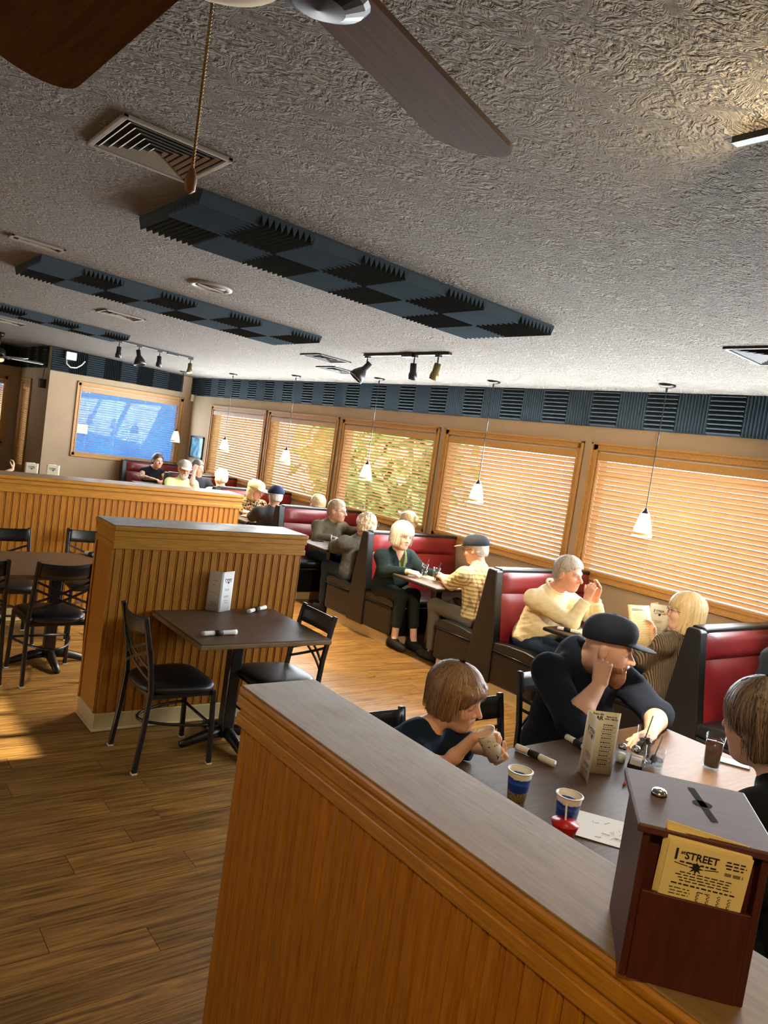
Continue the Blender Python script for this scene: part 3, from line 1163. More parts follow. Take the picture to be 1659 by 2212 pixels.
# ---------------------------------------------------------------- ceiling fans
def fan(label, loc, r, blade_mat, phase, n=5, energy=60, chain=None, bw=.078):
    t = thing('ceiling_fan', label, 'ceiling fan', loc)
    zc = ceil_z(loc[0]) - loc[2]
    MB().tube([(0, 0, zc - .02), (0, 0, .10)], .014, 10).lathe([(0, zc), (.07, zc), (.06, zc - .06), (.02, zc - .09), (0, zc - .09)][::-1], 20).obj('down_rod', 'bronze', t, smooth=True)
    MB().lathe([(0, .13), (.06, .13), (.10, .10), (.115, .05), (.11, .01), (.07, -.02), (0, -.02)][::-1], 28).obj('motor', 'bronze', t, smooth=True)
    pts = []
    for q in range(13):
        u = -PI / 2 + PI * q / 12
        pts.append((r - .07 + .07 * math.cos(u), bw * math.sin(u)))
    me = MB().prism([(.15, -bw * .75)] + pts + [(.15, bw * .75)], -.004, .004).xf(Matrix.Rotation(.22, 4, 'X')).mesh('blade', blade_mat)
    bm = MB().tube([(.08, 0, .01), (.13, .0, -.002), (.17, 0, -.006)], .01, flat=(.03, .008)).lathe([(0, -.030), (.035, -.026), (.058, -.016), (.066, -.006), (.066, -.003), (.0, -.003)], 24, (.185, 0, 0)).mesh('blade_bracket', 'bronze', False)
    for k in range(n):
        a = phase + 2 * PI * k / n
        inst('blade', me, t, (0, 0, 0), (0, 0, a))
        inst('blade_bracket', bm, t, (0, 0, 0), (.12, 0, a))
    MB().lathe([(0, -.01), (.05, -.02), (.055, -.045), (.0, -.05)], 20).obj('light_fitter', 'bronze', t, smooth=True)
    sh = [(.04, -.03), (.07, -.034), (.088, -.045), (.094, -.062), (.080, -.082), (.05, -.094), (.012, -.098)]
    bowl = MB().lathe(sh + [(max(q - .004, .001), z + .004) for q, z in sh[::-1]], 32, closed=True).obj('glass_bowl', 'frosted', t, smooth=True)
    MB().lathe([(0, -.112), (.008, -.107), (.014, -.100), (0, -.095)], 12).obj('finial', 'bronze', bowl, smooth=True)
    MB().lathe([(0, -.03), (.018, -.035), (.024, -.055), (.016, -.075), (0, -.08)], 14).obj('bulb', 'bulb_fan' if energy else 'frosted', t, smooth=True)
    if energy:
        lamp('POINT', 'fan_light', Vector(loc) + Vector((0, 0, -.075)), energy, WARM, .03)
    if chain:
        mb = MB()
        top, end = Vector(chain[0]), Vector(chain[1])
        mb.tube([top, end], .0018, 6)
        for k in range(60):
            mb.lathe([(0, -.002), (.0026, 0), (0, .002)], 6, top.lerp(end, k / 59))
        c = mb.obj('pull_chain', 'brass_chain', t)
        MB().lathe([(0, 0), (.0035, -.002), (.0075, -.014), (.0065, -.028), (0, -.033)], 12, end).obj('pull_knob', 'wick_wood', c, smooth=True)
    return t


translucent('frosted', S(235, 228, 212), S(250, 226, 180), .45)
plain('brass_chain', S(150, 118, 70), 0.4, metal=0.6)
plain('bulb_fan', S(255, 235, 200), 0.4, emit=(1.0, .75, .42), es=2.0)
fan('brown-bladed ceiling fan with a glass bowl overhead at the top edge', (0.31, 0.83, 2.51), .70, 'fan_blade', .40, energy=0,
    chain=((.052, .125, .0), (.052, .125, -.25)), bw=.085)
fan('white-bladed ceiling fan in the far left corner', (2.50, 14.2, 2.56), .72, 'white_paint', .1, energy=30)


# ---------------------------------------------------------------- vents, speaker and wall bits
plain('vent_dark', S(60, 56, 52), 0.6)
plain('vent_grey', S(150, 142, 130), 0.5)
plain('void', S(10, 9, 9), 0.9)


def vent(label, x, y, w, h, mat, n=6, rz=0):
    t = thing('ceiling_vent', label, 'vent', (x, y, ceil_z(x)), 0, 'ceiling vents')
    t.rotation_euler = (0, math.atan(.042), rz)
    hw, hh = w / 2, h / 2
    f = .022
    MB().box(-hw, hw, -hh, -hh + f, -.014, 0).box(-hw, hw, hh - f, hh, -.014, 0).box(-hw, -hw + f, -hh, hh, -.014, 0).box(hw - f, hw, -hh, hh, -.014, 0).obj('frame', mat, t, bevel=.003)
    MB().box(-hw + f, hw - f, -hh + f, hh - f, -.003, -.0005).obj('backing', 'void', t)
    iw, ih = hw - f, hh - f
    for k in range(n):                      # four-way louvres: nested mitred blades
        q = (k + .5) / n
        a, b = iw * (1 - q * .92), ih * (1 - q * .92)
        for (s, ax) in ((1, 'x'), (-1, 'x'), (1, 'y'), (-1, 'y')):
            m = MB()
            d = .012
            if ax == 'x':
                m.add([(s * a, -b, -.012), (s * a, b, -.012), (s * (a - d), b - d, -.003), (s * (a - d), -b + d, -.003)], [(0, 1, 2, 3)])
            else:
                m.add([(-a, s * b, -.012), (a, s * b, -.012), (a - d, s * (b - d), -.003), (-a + d, s * (b - d), -.003)], [(0, 1, 2, 3)])
            m.obj('louvre', mat, t, solid=.0016)
    return t


vent('square ceiling vent beside the fan pull chain', 1.07, 3.21, .44, .47, 'vent_grey')
vent('dark ceiling vent cut by the right picture edge', 4.68, 2.42, .46, .46, 'vent_dark')
vent('thin ceiling vent left of the three-headed track light', 4.58, 7.42, .42, .42, 'vent_dark', 3)
vent('small ceiling vent behind the cone-shaped track head', 5.2, 8.1, .40, .42, 'vent_dark', 3)
vent('brown-grey ceiling vent beyond the second foam panel', 2.58, 8.33, .42, .34, 'vent_grey', 3)
vent('faint ceiling vent left of the second foam panel', 1.2, 5.85, .35, .14, 'vent_grey', 2)
vent('farthest pale ceiling vent at the upper left', 2.2, 12.0, .42, .4, 'vent_grey', 3)

t = thing('ceiling_speaker', 'round grey ceiling speaker between the two foam panels', 'speaker', (2.33, 5.50, ceil_z(2.33)))
t.rotation_euler = (0, math.atan(.042), 0)
MB().lathe([(.115, 0), (.16, 0), (.158, -.012), (.14, -.02), (.118, -.014)], 40, closed=True).obj('ring', 'vent_grey', t, smooth=True)
MB().lathe([(0, -.016), (.116, -.010), (.116, -.006), (0, -.006)], 32).obj('grille', 'vent_dark', t, smooth=True)
MB().tube([(-.11, -.02, -.016), (.11, .02, -.016)], .006, 6).obj('crossbar', 'vent_grey', t)

t = thing('wall_picture', 'framed picture hanging between the corner and the first blind', 'picture', (XW, 14.09, 1.47))
MB().box(-.025, 0, -.30, -.27, -.21, .21).box(-.025, 0, .27, .30, -.21, .21).box(-.025, 0, -.3, .3, .18, .21).box(-.025, 0, -.3, .3, -.21, -.18).obj('frame', 'black_metal', t)
plain('picture_print', S(120, 165, 180), .15, var=.5, vscale=9)
MB().box(-.012, -.002, -.275, .275, -.185, .185).obj('print', 'picture_print', t)
MB().box(-.0135, -.0125, -.275, .275, -.185, .185).obj('pane', 'pane', t)
t = tag(MB().box(-.05, 0, -.045, .045, -.07, .07).obj('motion_sensor', 'cream_paper', None, bevel=.012), 'small cream motion sensor in the corner under the foam', 'sensor')
t.location = (XW - .001, 14.53, 2.41)
t = thing('junction_box', 'white junction box with looping cable on the back foam', 'junction box', (3.72, 14.54, 2.78))
MB().box(-.09, .09, -.05, .05, -.06, .08).obj('box', 'white_paint', t, bevel=.01)
MB().tube([(-.08, -.05, -.06), (-.07, -.06, -.14), (.0, -.06, -.19), (.10, -.06, -.18), (.18, -.06, -.12), (.24, -.04, -.04)], .012, 8).obj('cable', 'white_paint', t, smooth=True)
t = thing('wall_speaker', 'small black speaker hanging from a cable by the recess corner', 'speaker', (XJ - .001, 14.86, 2.16))
MB().box(-.10, 0, -.07, .07, -.0, .16).obj('cabinet', 'black_matte', t, bevel=.01)
MB().box(-.104, -.10, -.055, .055, .015, .145).obj('grille', 'black_metal', t)
MB().tube([(-.05, 0, .16), (-.045, -.02, .3), (-.04, -.06, .44)], .006, 6).obj('cable', 'black_metal', t)

# area lamps added on the room side of the windows to strengthen their daylight
def daylight(name, loc, direction, sx, sy, energy, color):
    dl = bpy.data.lights.new(name, 'AREA')
    dl.shape = 'RECTANGLE'
    dl.size, dl.size_y = sx, sy
    dl.energy = energy
    dl.color = color
    o = bpy.data.objects.new(name, dl)
    COL.objects.link(o)
    o.location = loc
    d = Vector(direction).normalized()
    z = -d
    x = Vector((0, 0, 1)).cross(z).normalized()
    y = z.cross(x)
    o.rotation_euler = Matrix((x, y, z)).transposed().to_euler()
    return o


COOL = (.86, .94, 1.0)
for k, (a, b_) in enumerate(WIN):
    daylight('window_daylight', (5.86, (a + b_) / 2, 1.75), (-1, 0, .35), 1.9, .9, 86, COOL)
    daylight('window_daylight', (5.95, (a + b_) / 2, 2.36), (-.62, 0, .6), 2.1, .15, 22, COOL)  # uplight strip added above the window head to brighten the ceiling
daylight('window_daylight', (4.9, 14.5, 1.7), (0, -1, .1), 1.9, 1.1, 30, (.7, .86, 1.0))
for (a, b_, z0, z1) in LW:
    daylight('window_daylight', (XL + .05, (a + b_) / 2, (z0 + z1) / 2), (1, 0, 0), b_ - a, z1 - z0, 5, (1.0, .93, .84))
# unseen warm spot lamps added behind and beside the camera
for (x, y, e) in ((-.5, -.5, 84), (2.5, -1.0, 50)):
    lamp('SPOT', 'downlight', (x, y, 2.95), e, (1.0, .66, .28), .08, target=(x + .35, y + .5, 0), spot=2.2, blend=.5)
lamp('POINT', 'track_glare', (2.02, .98, 2.72), 14, (1.0, .82, .5), .03)  # bare point lamp added by the track head to brighten the ceiling

# ---------------------------------------------------------------- smooth-blended solids (for people, food, fabric)
class Sdf:
    def __init__(s):
        s.p = []

    def cap(s, a, b, ra, rb=None, k=.02, op='u'):
        s.p.append(('c', np.array(a, float), np.array(b, float), float(ra), float(ra if rb is None else rb), k, op))
        return s

    def ell(s, c, r, R=None, k=.02, op='u'):
        s.p.append(('e', np.array(c, float), np.array(r, float), None if R is None else np.array(R, float), None, k, op))
        return s

    def cut(s, c, n, rad=9.0):
        n = np.array(n, float)
        s.p.append(('p', np.array(c, float), n / np.linalg.norm(n), rad, None, 0, 'k'))
        return s

    def mesh(s, res, disp=None):
        lo = np.full(3, 1e9)
        hi = -lo
        bb = []
        for q in s.p:
            if q[0] == 'c':
                r = max(q[3], q[4])
                l, h = np.minimum(q[1], q[2]) - r, np.maximum(q[1], q[2]) + r
            elif q[0] == 'e':
                ext = q[2] if q[3] is None else np.sqrt(((q[3] * q[2]) ** 2).sum(1))
                l, h = q[1] - ext, q[1] + ext
            else:
                l, h = q[1] - q[3], q[1] + q[3]
            bb.append((l, h))
            if q[6] == 'u':
                lo = np.minimum(lo, l)
                hi = np.maximum(hi, h)
        lo -= 4 * res + .01
        hi += 4 * res + .01
        n = np.ceil((hi - lo) / res).astype(int) + 1
        D = np.full(n, .08, np.float32)
        ax = [(lo[i] + res * np.arange(n[i])).astype(np.float32) for i in range(3)]
        for q, (l, h) in zip(s.p, bb):
            k = q[5]
            m = k + 3 * res
            i0 = np.maximum(np.floor((l - m - lo) / res).astype(int), 0)
            i1 = np.minimum(np.ceil((h + m - lo) / res).astype(int) + 1, n)
            if (i1 <= i0).any():
                continue
            sl = tuple(slice(a, b) for a, b in zip(i0, i1))
            x = ax[0][sl[0]][:, None, None]
            y = ax[1][sl[1]][None, :, None]
            z = ax[2][sl[2]][None, None, :]
            if q[0] == 'c':
                a, b = q[1], q[2]
                ab = b - a
                L2 = max((ab * ab).sum(), 1e-9)
                t = np.clip(((x - a[0]) * ab[0] + (y - a[1]) * ab[1] + (z - a[2]) * ab[2]) / L2, 0, 1)
                d = np.sqrt((x - a[0] - t * ab[0]) ** 2 + (y - a[1] - t * ab[1]) ** 2 + (z - a[2] - t * ab[2]) ** 2) - (q[3] + t * (q[4] - q[3]))
            elif q[0] == 'e':
                c, r = q[1], q[2]
                px, py, pz = x - c[0], y - c[1], z - c[2]
                if q[3] is not None:
                    R = q[3]
                    px, py, pz = (px * R[0, i] + py * R[1, i] + pz * R[2, i] for i in range(3))
                k0 = np.sqrt((px / r[0]) ** 2 + (py / r[1]) ** 2 + (pz / r[2]) ** 2)
                k1 = np.sqrt((px / r[0] ** 2) ** 2 + (py / r[1] ** 2) ** 2 + (pz / r[2] ** 2) ** 2) + 1e-6
                d = k0 * (k0 - 1) / k1
            else:
                c, nn = q[1], q[2]
                d = (x - c[0]) * nn[0] + (y - c[1]) * nn[1] + (z - c[2]) * nn[2]
                inside = (x - c[0]) ** 2 + (y - c[1]) ** 2 + (z - c[2]) ** 2 < q[3] ** 2
                D[sl] = np.where(inside, np.maximum(D[sl], d), D[sl])
                continue
            o = D[sl]
            if q[6] == 'u':
                hh = np.clip(.5 + .5 * (o - d) / k, 0, 1)
                D[sl] = o * (1 - hh) + d * hh - k * hh * (1 - hh)
            elif q[6] == 's':
                hh = np.clip(.5 - .5 * (o + d) / k, 0, 1)
                D[sl] = o * (1 - hh) - d * hh + k * hh * (1 - hh)
        if disp is not None:
            nb = np.abs(D) < 3 * res + .012
            I = np.nonzero(nb)
            P = np.stack([ax[i][I[i]] for i in range(3)], 1)
            D[I] += disp(P).astype(np.float32)
        return surface_nets(D, lo, res)


def surface_nets(D, lo, res):
    s = D < 0
    nx, ny, nz = D.shape
    c = [s[i:nx - 1 + i, j:ny - 1 + j, k:nz - 1 + k] for i in (0, 1) for j in (0, 1) for k in (0, 1)]
    cnt = sum(q.astype(np.int8) for q in c)
    act = (cnt > 0) & (cnt < 8)
    I, J, K = np.nonzero(act)
    m = len(I)
    idx = np.full(act.shape, -1, np.int64)
    idx[I, J, K] = np.arange(m)
    acc = np.zeros((m, 3))
    num = np.zeros(m)
    cor = [(i, j, k) for i in (0, 1) for j in (0, 1) for k in (0, 1)]
    val = {q: D[I + q[0], J + q[1], K + q[2]].astype(float) for q in cor}
    for a in cor:
        for axn in range(3):
            if a[axn]:
                continue
            b = list(a)
            b[axn] = 1
            b = tuple(b)
            va, vb = val[a], val[b]
            cr = (va < 0) != (vb < 0)
            t = np.where(cr, va / np.where(cr, va - vb, 1), 0)
            for d in range(3):
                pos = a[d] + (t if d == axn else 0)
                acc[:, d] += np.where(cr, pos, 0)
            num += cr
    V = (acc / num[:, None] + np.stack([I, J, K], 1)) * res + lo
    quads = []
    for axn in range(3):
        o = [d for d in range(3) if d != axn]
        sl0 = [slice(1, -1)] * 3
        sl0[axn] = slice(0, D.shape[axn] - 1)
        sl1 = list(sl0)
        sl1[axn] = slice(1, D.shape[axn])
        A, B = s[tuple(sl0)], s[tuple(sl1)]
        E = np.nonzero(A != B)
        flip = A[E]
        P = [E[d] + (0 if d == axn else 1) for d in range(3)]

        def cell(du, dv):
            q = list(P)
            q[o[0]] = q[o[0]] - du
            q[o[1]] = q[o[1]] - dv
            return idx[tuple(q)]
        q = np.stack([cell(1, 1), cell(0, 1), cell(0, 0), cell(1, 0)], 1)
        f = flip if axn != 1 else ~flip
        q = np.where(f[:, None], q, q[:, ::-1])
        quads.append(q)
    Q = np.concatenate(quads)
    Q = Q[(Q >= 0).all(1)]
    return V, Q


def np_obj(name, V, Q, mat, parent=None, col=None, smooth=True):
    me = bpy.data.meshes.new(name)
    n, m = len(V), len(Q)
    me.vertices.add(n)
    me.vertices.foreach_set('co', np.asarray(V, np.float32).ravel())
    me.loops.add(m * 4)
    me.loops.foreach_set('vertex_index', np.asarray(Q, np.int32).ravel())
    me.polygons.add(m)
    me.polygons.foreach_set('loop_start', np.arange(0, m * 4, 4, dtype=np.int32))
    me.polygons.foreach_set('loop_total', np.full(m, 4, np.int32))
    me.polygons.foreach_set('use_smooth', np.full(m, smooth))
    me.update()
    me.validate()
    if col is not None:
        a = me.color_attributes.new('Col', 'FLOAT_COLOR', 'POINT')
        c = np.ones((n, 4), np.float32)
        c[:, :3] = col
        a.data.foreach_set('color', c.ravel())
    me.materials.append(MATS[mat])
    o = bpy.data.objects.new(name, me)
    COL.objects.link(o)
    if parent:
        o.parent = parent
    return o


def wob(P, f, seed=0, n=5):
    """smooth pseudo-noise in -1..1 from a few skewed sine waves"""
    g = np.random.RandomState(seed)
    out = np.zeros(len(P))
    for _ in range(n):
        d = g.normal(size=3)
        d /= np.linalg.norm(d)
        out += np.sin(P @ d * f * g.uniform(.6, 1.6) + g.uniform(0, 6.28) + 1.3 * np.sin(P @ g.normal(size=3) * f * .5))
    return out / n


def eul(yaw, pitch, roll):
    """columns = head axes (right, forward, up); yaw + turns to the person's left, pitch + looks up, roll + tips to the right"""
    return np.array(Matrix.Rotation(yaw, 3, 'Z') @ Matrix.Rotation(pitch, 3, 'X') @ Matrix.Rotation(roll, 3, 'Y'))


attrmat('skin', 0.5, 0.35)
attrmat('hair', 0.45, 0.5)
attrmat('cloth', 0.9, 0.2, bump=0.25, bscale=260)
attrmat('knit', 0.92, 0.15)


def knit_ribs():
    t = MATS['knit'].node_tree
    tc = t.nodes.new('ShaderNodeTexCoord')
    w = t.nodes.new('ShaderNodeTexWave')
    w.inputs['Scale'].default_value = 26
    w.inputs['Distortion'].default_value = 1.2
    mp = t.nodes.new('ShaderNodeMapping')
    mp.inputs['Rotation'].default_value = (0, .25, .6)
    bp = t.nodes.new('ShaderNodeBump')
    bp.inputs['Strength'].default_value = 1.0
    bp.inputs['Distance'].default_value = .012
    L(t, tc.outputs['Object'], mp.inputs['Vector'])
    L(t, mp.outputs[0], w.inputs['Vector'])
    L(t, w.outputs['Fac'], bp.inputs['Height'])
    L(t, bp.outputs[0], t.nodes['Principled BSDF'].inputs['Normal'])


knit_ribs()
attrmat('cap_cloth', 0.8, 0.2, bump=0.2, bscale=300)


def head_prims(F, H, R, s, jaw=1.0, nose=1.0, ear=True, mouth=True, eyes=True):
    T = lambda p: H + R @ (np.array(p) * s)

    def e(c, r, k=.02, op='u'):
        F.ell(T(c), np.array(r) * s, R, k * s, op)

    def c(a, b, ra, rb=None, k=.02, op='u'):
        F.cap(T(a), T(b), ra * s, (ra if rb is None else rb) * s, k * s, op)
    e((0, -.014, .034), (.075, .094, .084))
    e((0, .018, -.040), (.060 * jaw, .070, .074), .035)
    e((0, .050, -.088), (.034 * jaw, .032, .026), .03)
    e((.036, .050, -.022), (.026, .026, .026), .03)
    e((-.036, .050, -.022), (.026, .026, .026), .03)
    c((-.030, .074, .024), (.030, .074, .024), .012, None, .022)
    if eyes:
        for q in (-1, 1):
            e((q * .031, .094, .006), (.016, .014, .010), .014, 's')
            e((q * .031, .0715, .006), (.0135, .0125, .0115), .004)
    c((0, .082, .016), (0, .101 + .008 * nose, -.024), .0085, .0115 * nose, .014)
    c((-.012, .090, -.029), (.012, .090, -.029), .0085 * nose, None, .008)
    if mouth:
        c((-.020, .078, -.054), (.020, .078, -.054), .0075, None, .010)
        c((-.016, .077, -.066), (.016, .077, -.066), .0085, None, .010)
        c((-.022, .089, -.0598), (.022, .089, -.0598), .0022, None, .004, 's')
    if ear:
        for q in (-1, 1):
            e((q * .077, -.012, -.004), (.010, .020, .032), .008)
            e((q * .086, -.004, .0), (.006, .010, .017), .006, 's')
    return T


def skin_cols(V, H, R, s, base, lips, brow, eye=None, browy=True):
    """base skin with warmer cheeks, lips, brows and eyes placed in the head's own frame"""
    base = np.array(base)
    C = np.tile(base, (len(V), 1)) * (1 + .05 * wob(V, 40, 3))[:, None]
    P = ((V - H) @ R) / s
    hd = (np.abs(P) < .16).all(1)
    x, y, z = P[:, 0], P[:, 1], P[:, 2]

    def mix(w, c):
        w = np.clip(w, 0, 1)[:, None] * hd[:, None]
        C[:] = C * (1 - w) + np.array(c) * w
    ck = np.exp(-(((np.abs(x) - .038) / .02) ** 2 + ((z + .026) / .02) ** 2)) * (y > .03)
    mix(.45 * ck, base * np.array([1.05, .72, .66]))
    ns = np.exp(-((x / .016) ** 2 + ((z + .022) / .016) ** 2)) * (y > .085)
    mix(.35 * ns, base * np.array([1.05, .75, .7]))
    lp = np.exp(-((x / .021) ** 4 + ((z + .060) / .0095) ** 4)) * (y > .06)
    mix(.75 * lp, lips)
    mix(.8 * np.exp(-((x / .021) ** 4 + ((z + .0598) / .0018) ** 2)) * (y > .06), np.array(lips) * .45)
    if brow is not None:
        bz = .0275 - .12 * np.maximum(np.abs(x) - .032, 0)
        mix(.7 * np.exp(-(((np.abs(x) - .031) / .017) ** 4 + ((z - bz) / .0045) ** 2)) * (y > .045), brow)
    ex = np.abs(x) - .031
    if eye == 'open':
        mix(.55 * np.exp(-((ex / .020) ** 2 + ((z - .006) / .012) ** 2)) * (y > .05), base * np.array([.72, .58, .54]))
        mix(.85 * np.exp(-((ex / .0125) ** 4 + ((z - .005) / .0058) ** 4)) * (y > .06), (.60, .57, .54))
        mix(.95 * np.exp(-((ex / .006) ** 4 + ((z - .006) / .0062) ** 4)) * (y > .06), (.04, .04, .05))
        mix(.85 * np.exp(-((ex / .016) ** 4 + ((z - .0120) / .0030) ** 2)) * (y > .055), base * .16)
        mix(.4 * np.exp(-((ex / .014) ** 4 + ((z + .002) / .0025) ** 2)) * (y > .055), base * .4)
    elif eye == 'closed':
        mix(.5 * np.exp(-((ex / .020) ** 2 + ((z - .006) / .012) ** 2)) * (y > .05), base * np.array([.75, .6, .56]))
        mix(.9 * np.exp(-((ex / .0150) ** 4 + ((z + .001 + .05 * ex) / .0030) ** 2)) * (y > .055), base * .16)
    return np.clip(C, 0, 1)


def add_hand(F, W, f, n, side, s=1.0, curl=(.5, .7, .5), spread=0.0, thumb=(.6, .6, .35), tcurl=.3, fing=(1, 1, 1, 1)):
    """hand at wrist W; f fingers' direction, n direction the palm faces; side +1 right, -1 left"""
    W = np.array(W, float)
    f = np.array(f, float)
    f /= np.linalg.norm(f)
    n = np.array(n, float)
    n -= f * n.dot(f)
    n /= np.linalg.norm(n)
    th = np.cross(f, n) * side
    for off, ln, q in zip((.030, .010, -.010, -.029), (.074, .082, .076, .060), fing):
        kn = W + (f * (.088 - .25 * abs(off - .01)) + th * off) * s
        F.cap(W + th * off * .55 * s + f * .006 * s, kn, .0165 * s, .0115 * s, .012 * s)
        d, nn = f + th * spread * off * 20, n.copy()
        d = d / np.linalg.norm(d)
        p = kn
        for seg, (fr, cu) in enumerate(zip((.46, .31, .23), curl)):
            a = cu * q
            d, nn = d * math.cos(a) + nn * math.sin(a), nn * math.cos(a) - d * math.sin(a)
            e = p + d * ln * fr * s
            F.cap(p, e, (.0098 - .0009 * seg) * s, (.0090 - .0009 * seg) * s, .004 * s)
            p = e
    b = W + (f * .022 + th * .022 + n * .006) * s
    d = f * thumb[0] + th * thumb[1] + n * thumb[2]
    d /= np.linalg.norm(d)
    F.cap(W + f * .01 * s, b, .016 * s, .014 * s, .012 * s)
    p = b
    for seg, ln in enumerate((.036, .030, .024)):
        e = p + d * ln * s
        F.cap(p, e, (.0125 - .0014 * seg) * s, (.0112 - .0014 * seg) * s, .006 * s)
        p = e
        d = d * math.cos(tcurl) + (f * .5 + n * .5 - d * d.dot(f * .5 + n * .5)) * math.sin(tcurl)
        d /= np.linalg.norm(d)


def hair_mesh(style, H, R, s, res, col, seed=1):
    F = Sdf()
    T = lambda p: H + R @ (np.array(p) * s)

    def e(c, r, k=.015, op='u'):
        F.ell(T(c), np.array(r) * s, R, k * s, op)

    def cut(c, n, rad=9):
        F.cut(T(c), R @ np.array(n, float), rad * s)
    amp, fq = .0022, 340
    if style in ('short', 'thin', 'curly', 'updo', 'receding'):
        g = {'short': .011, 'thin': .007, 'curly': .020, 'updo': .012, 'receding': .008}[style]
        e((0, -.016, .036), (.077 + g, .096 + g, .086 + g))
        e((0, -.04, -.01), (.070 + g, .066 + g, .080))
        fy = {'short': .010, 'thin': -.004, 'curly': .012, 'updo': .010, 'receding': -.014}[style]
        cut((0, fy, 0), (0, .70, -.71))
        cut((0, 0, -.075), (0, -.2, -1))
        e((.078, .0, -.01), (.022, .024, .038), .008, 's')
        e((-.078, .0, -.01), (.022, .024, .038), .008, 's')
        if style == 'updo':
            e((0, -.115, .055), (.034, .034, .040), .012)
        if style == 'curly':
            amp, fq = .007, 130
    elif style in ('bob', 'shag', 'mop', 'side'):
        if style == 'mop':                                   # boy: bowl of straight hair with a fringe
            e((0, -.014, .038), (.090, .110, .098))
            e((0, -.030, -.030), (.088, .080, .080), .03)
            e((0, .056, .062), (.074, .046, .030), .03)
            e((0, .100, -.040), (.067, .078, .076), .010, 's')
            e((0, .120, .010), (.05, .05, .030), .012, 's')
            cut((0, 0, -.082), (0, .35, -1))
            amp = .0042
        elif style == 'bob':
            e((0, -.016, .036), (.090, .110, .098))
            e((0, -.022, -.050), (.094, .088, .105), .03)
            e((0, .112, -.045), (.14, .088, .098), .012, 's')
            cut((0, 0, -.125), (0, .1, -1))
        elif style == 'shag':
            e((0, -.012, .038), (.096, .114, .100))
            e((0, -.02, -.030), (.100, .088, .085), .03)
            e((0, .105, -.035), (.056, .085, .092), .014, 's')
            cut((0, 0, -.100), (0, .15, -1))
            amp = .004
        else:                                                # short, swept over, seen from behind
            e((0, -.016, .036), (.090, .110, .098))
            e((0, -.045, -.030), (.080, .074, .085), .03)
            e((0, .10, -.05), (.064, .085, .090), .012, 's')
            cut((0, 0, -.095), (0, -.3, -1))
            amp = .004

    def flow(P):
        """coordinates squeezed along the lie of the hair"""
        q = ((P - H) @ R) / s
        if style in ('short', 'thin', 'receding', 'side', 'updo'):
            return np.stack([q[:, 0] + .25 * q[:, 1], q[:, 1] * .16, q[:, 2] * .8 + .3 * q[:, 1]], 1)
        an = np.arctan2(q[:, 0], q[:, 1] + .02)
        return np.stack([an * .085, q[:, 1] * .12, q[:, 2] * .14], 1)

    def disp(P):
        if style == 'curly':
            return amp * s * wob(P, fq, seed, 6) * 1.6 + .004 * s * wob(P, 50, seed + 2)
        f = flow(P)
        st = .55 * wob(f, 420, seed, 7) + .45 * wob(f, 900, seed + 1, 7)
        return amp * 1.7 * s * st + .0042 * s * wob(P, 62, seed + 2) + .0016 * s * wob(P, 160, seed + 3)
    V, Q = F.mesh(res, disp)
    q = ((V - H) @ R) / s
    c0, c1 = np.array(col[0]), np.array(col[1])
    f = flow(V)
    w = np.clip(.5 + .55 * wob(f, 420, seed, 7) + .5 * wob(f, 900, seed + 1, 7) + .3 * wob(V, 40, seed + 5), 0, 1)[:, None]
    if style == 'curly':
        w = np.clip(.5 + .6 * wob(V, 130, seed, 6), 0, 1)[:, None]
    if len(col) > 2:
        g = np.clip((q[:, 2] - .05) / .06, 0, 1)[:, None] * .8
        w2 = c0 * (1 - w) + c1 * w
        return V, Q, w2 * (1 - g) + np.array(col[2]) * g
    return V, Q, c0 * (1 - w) + c1 * w


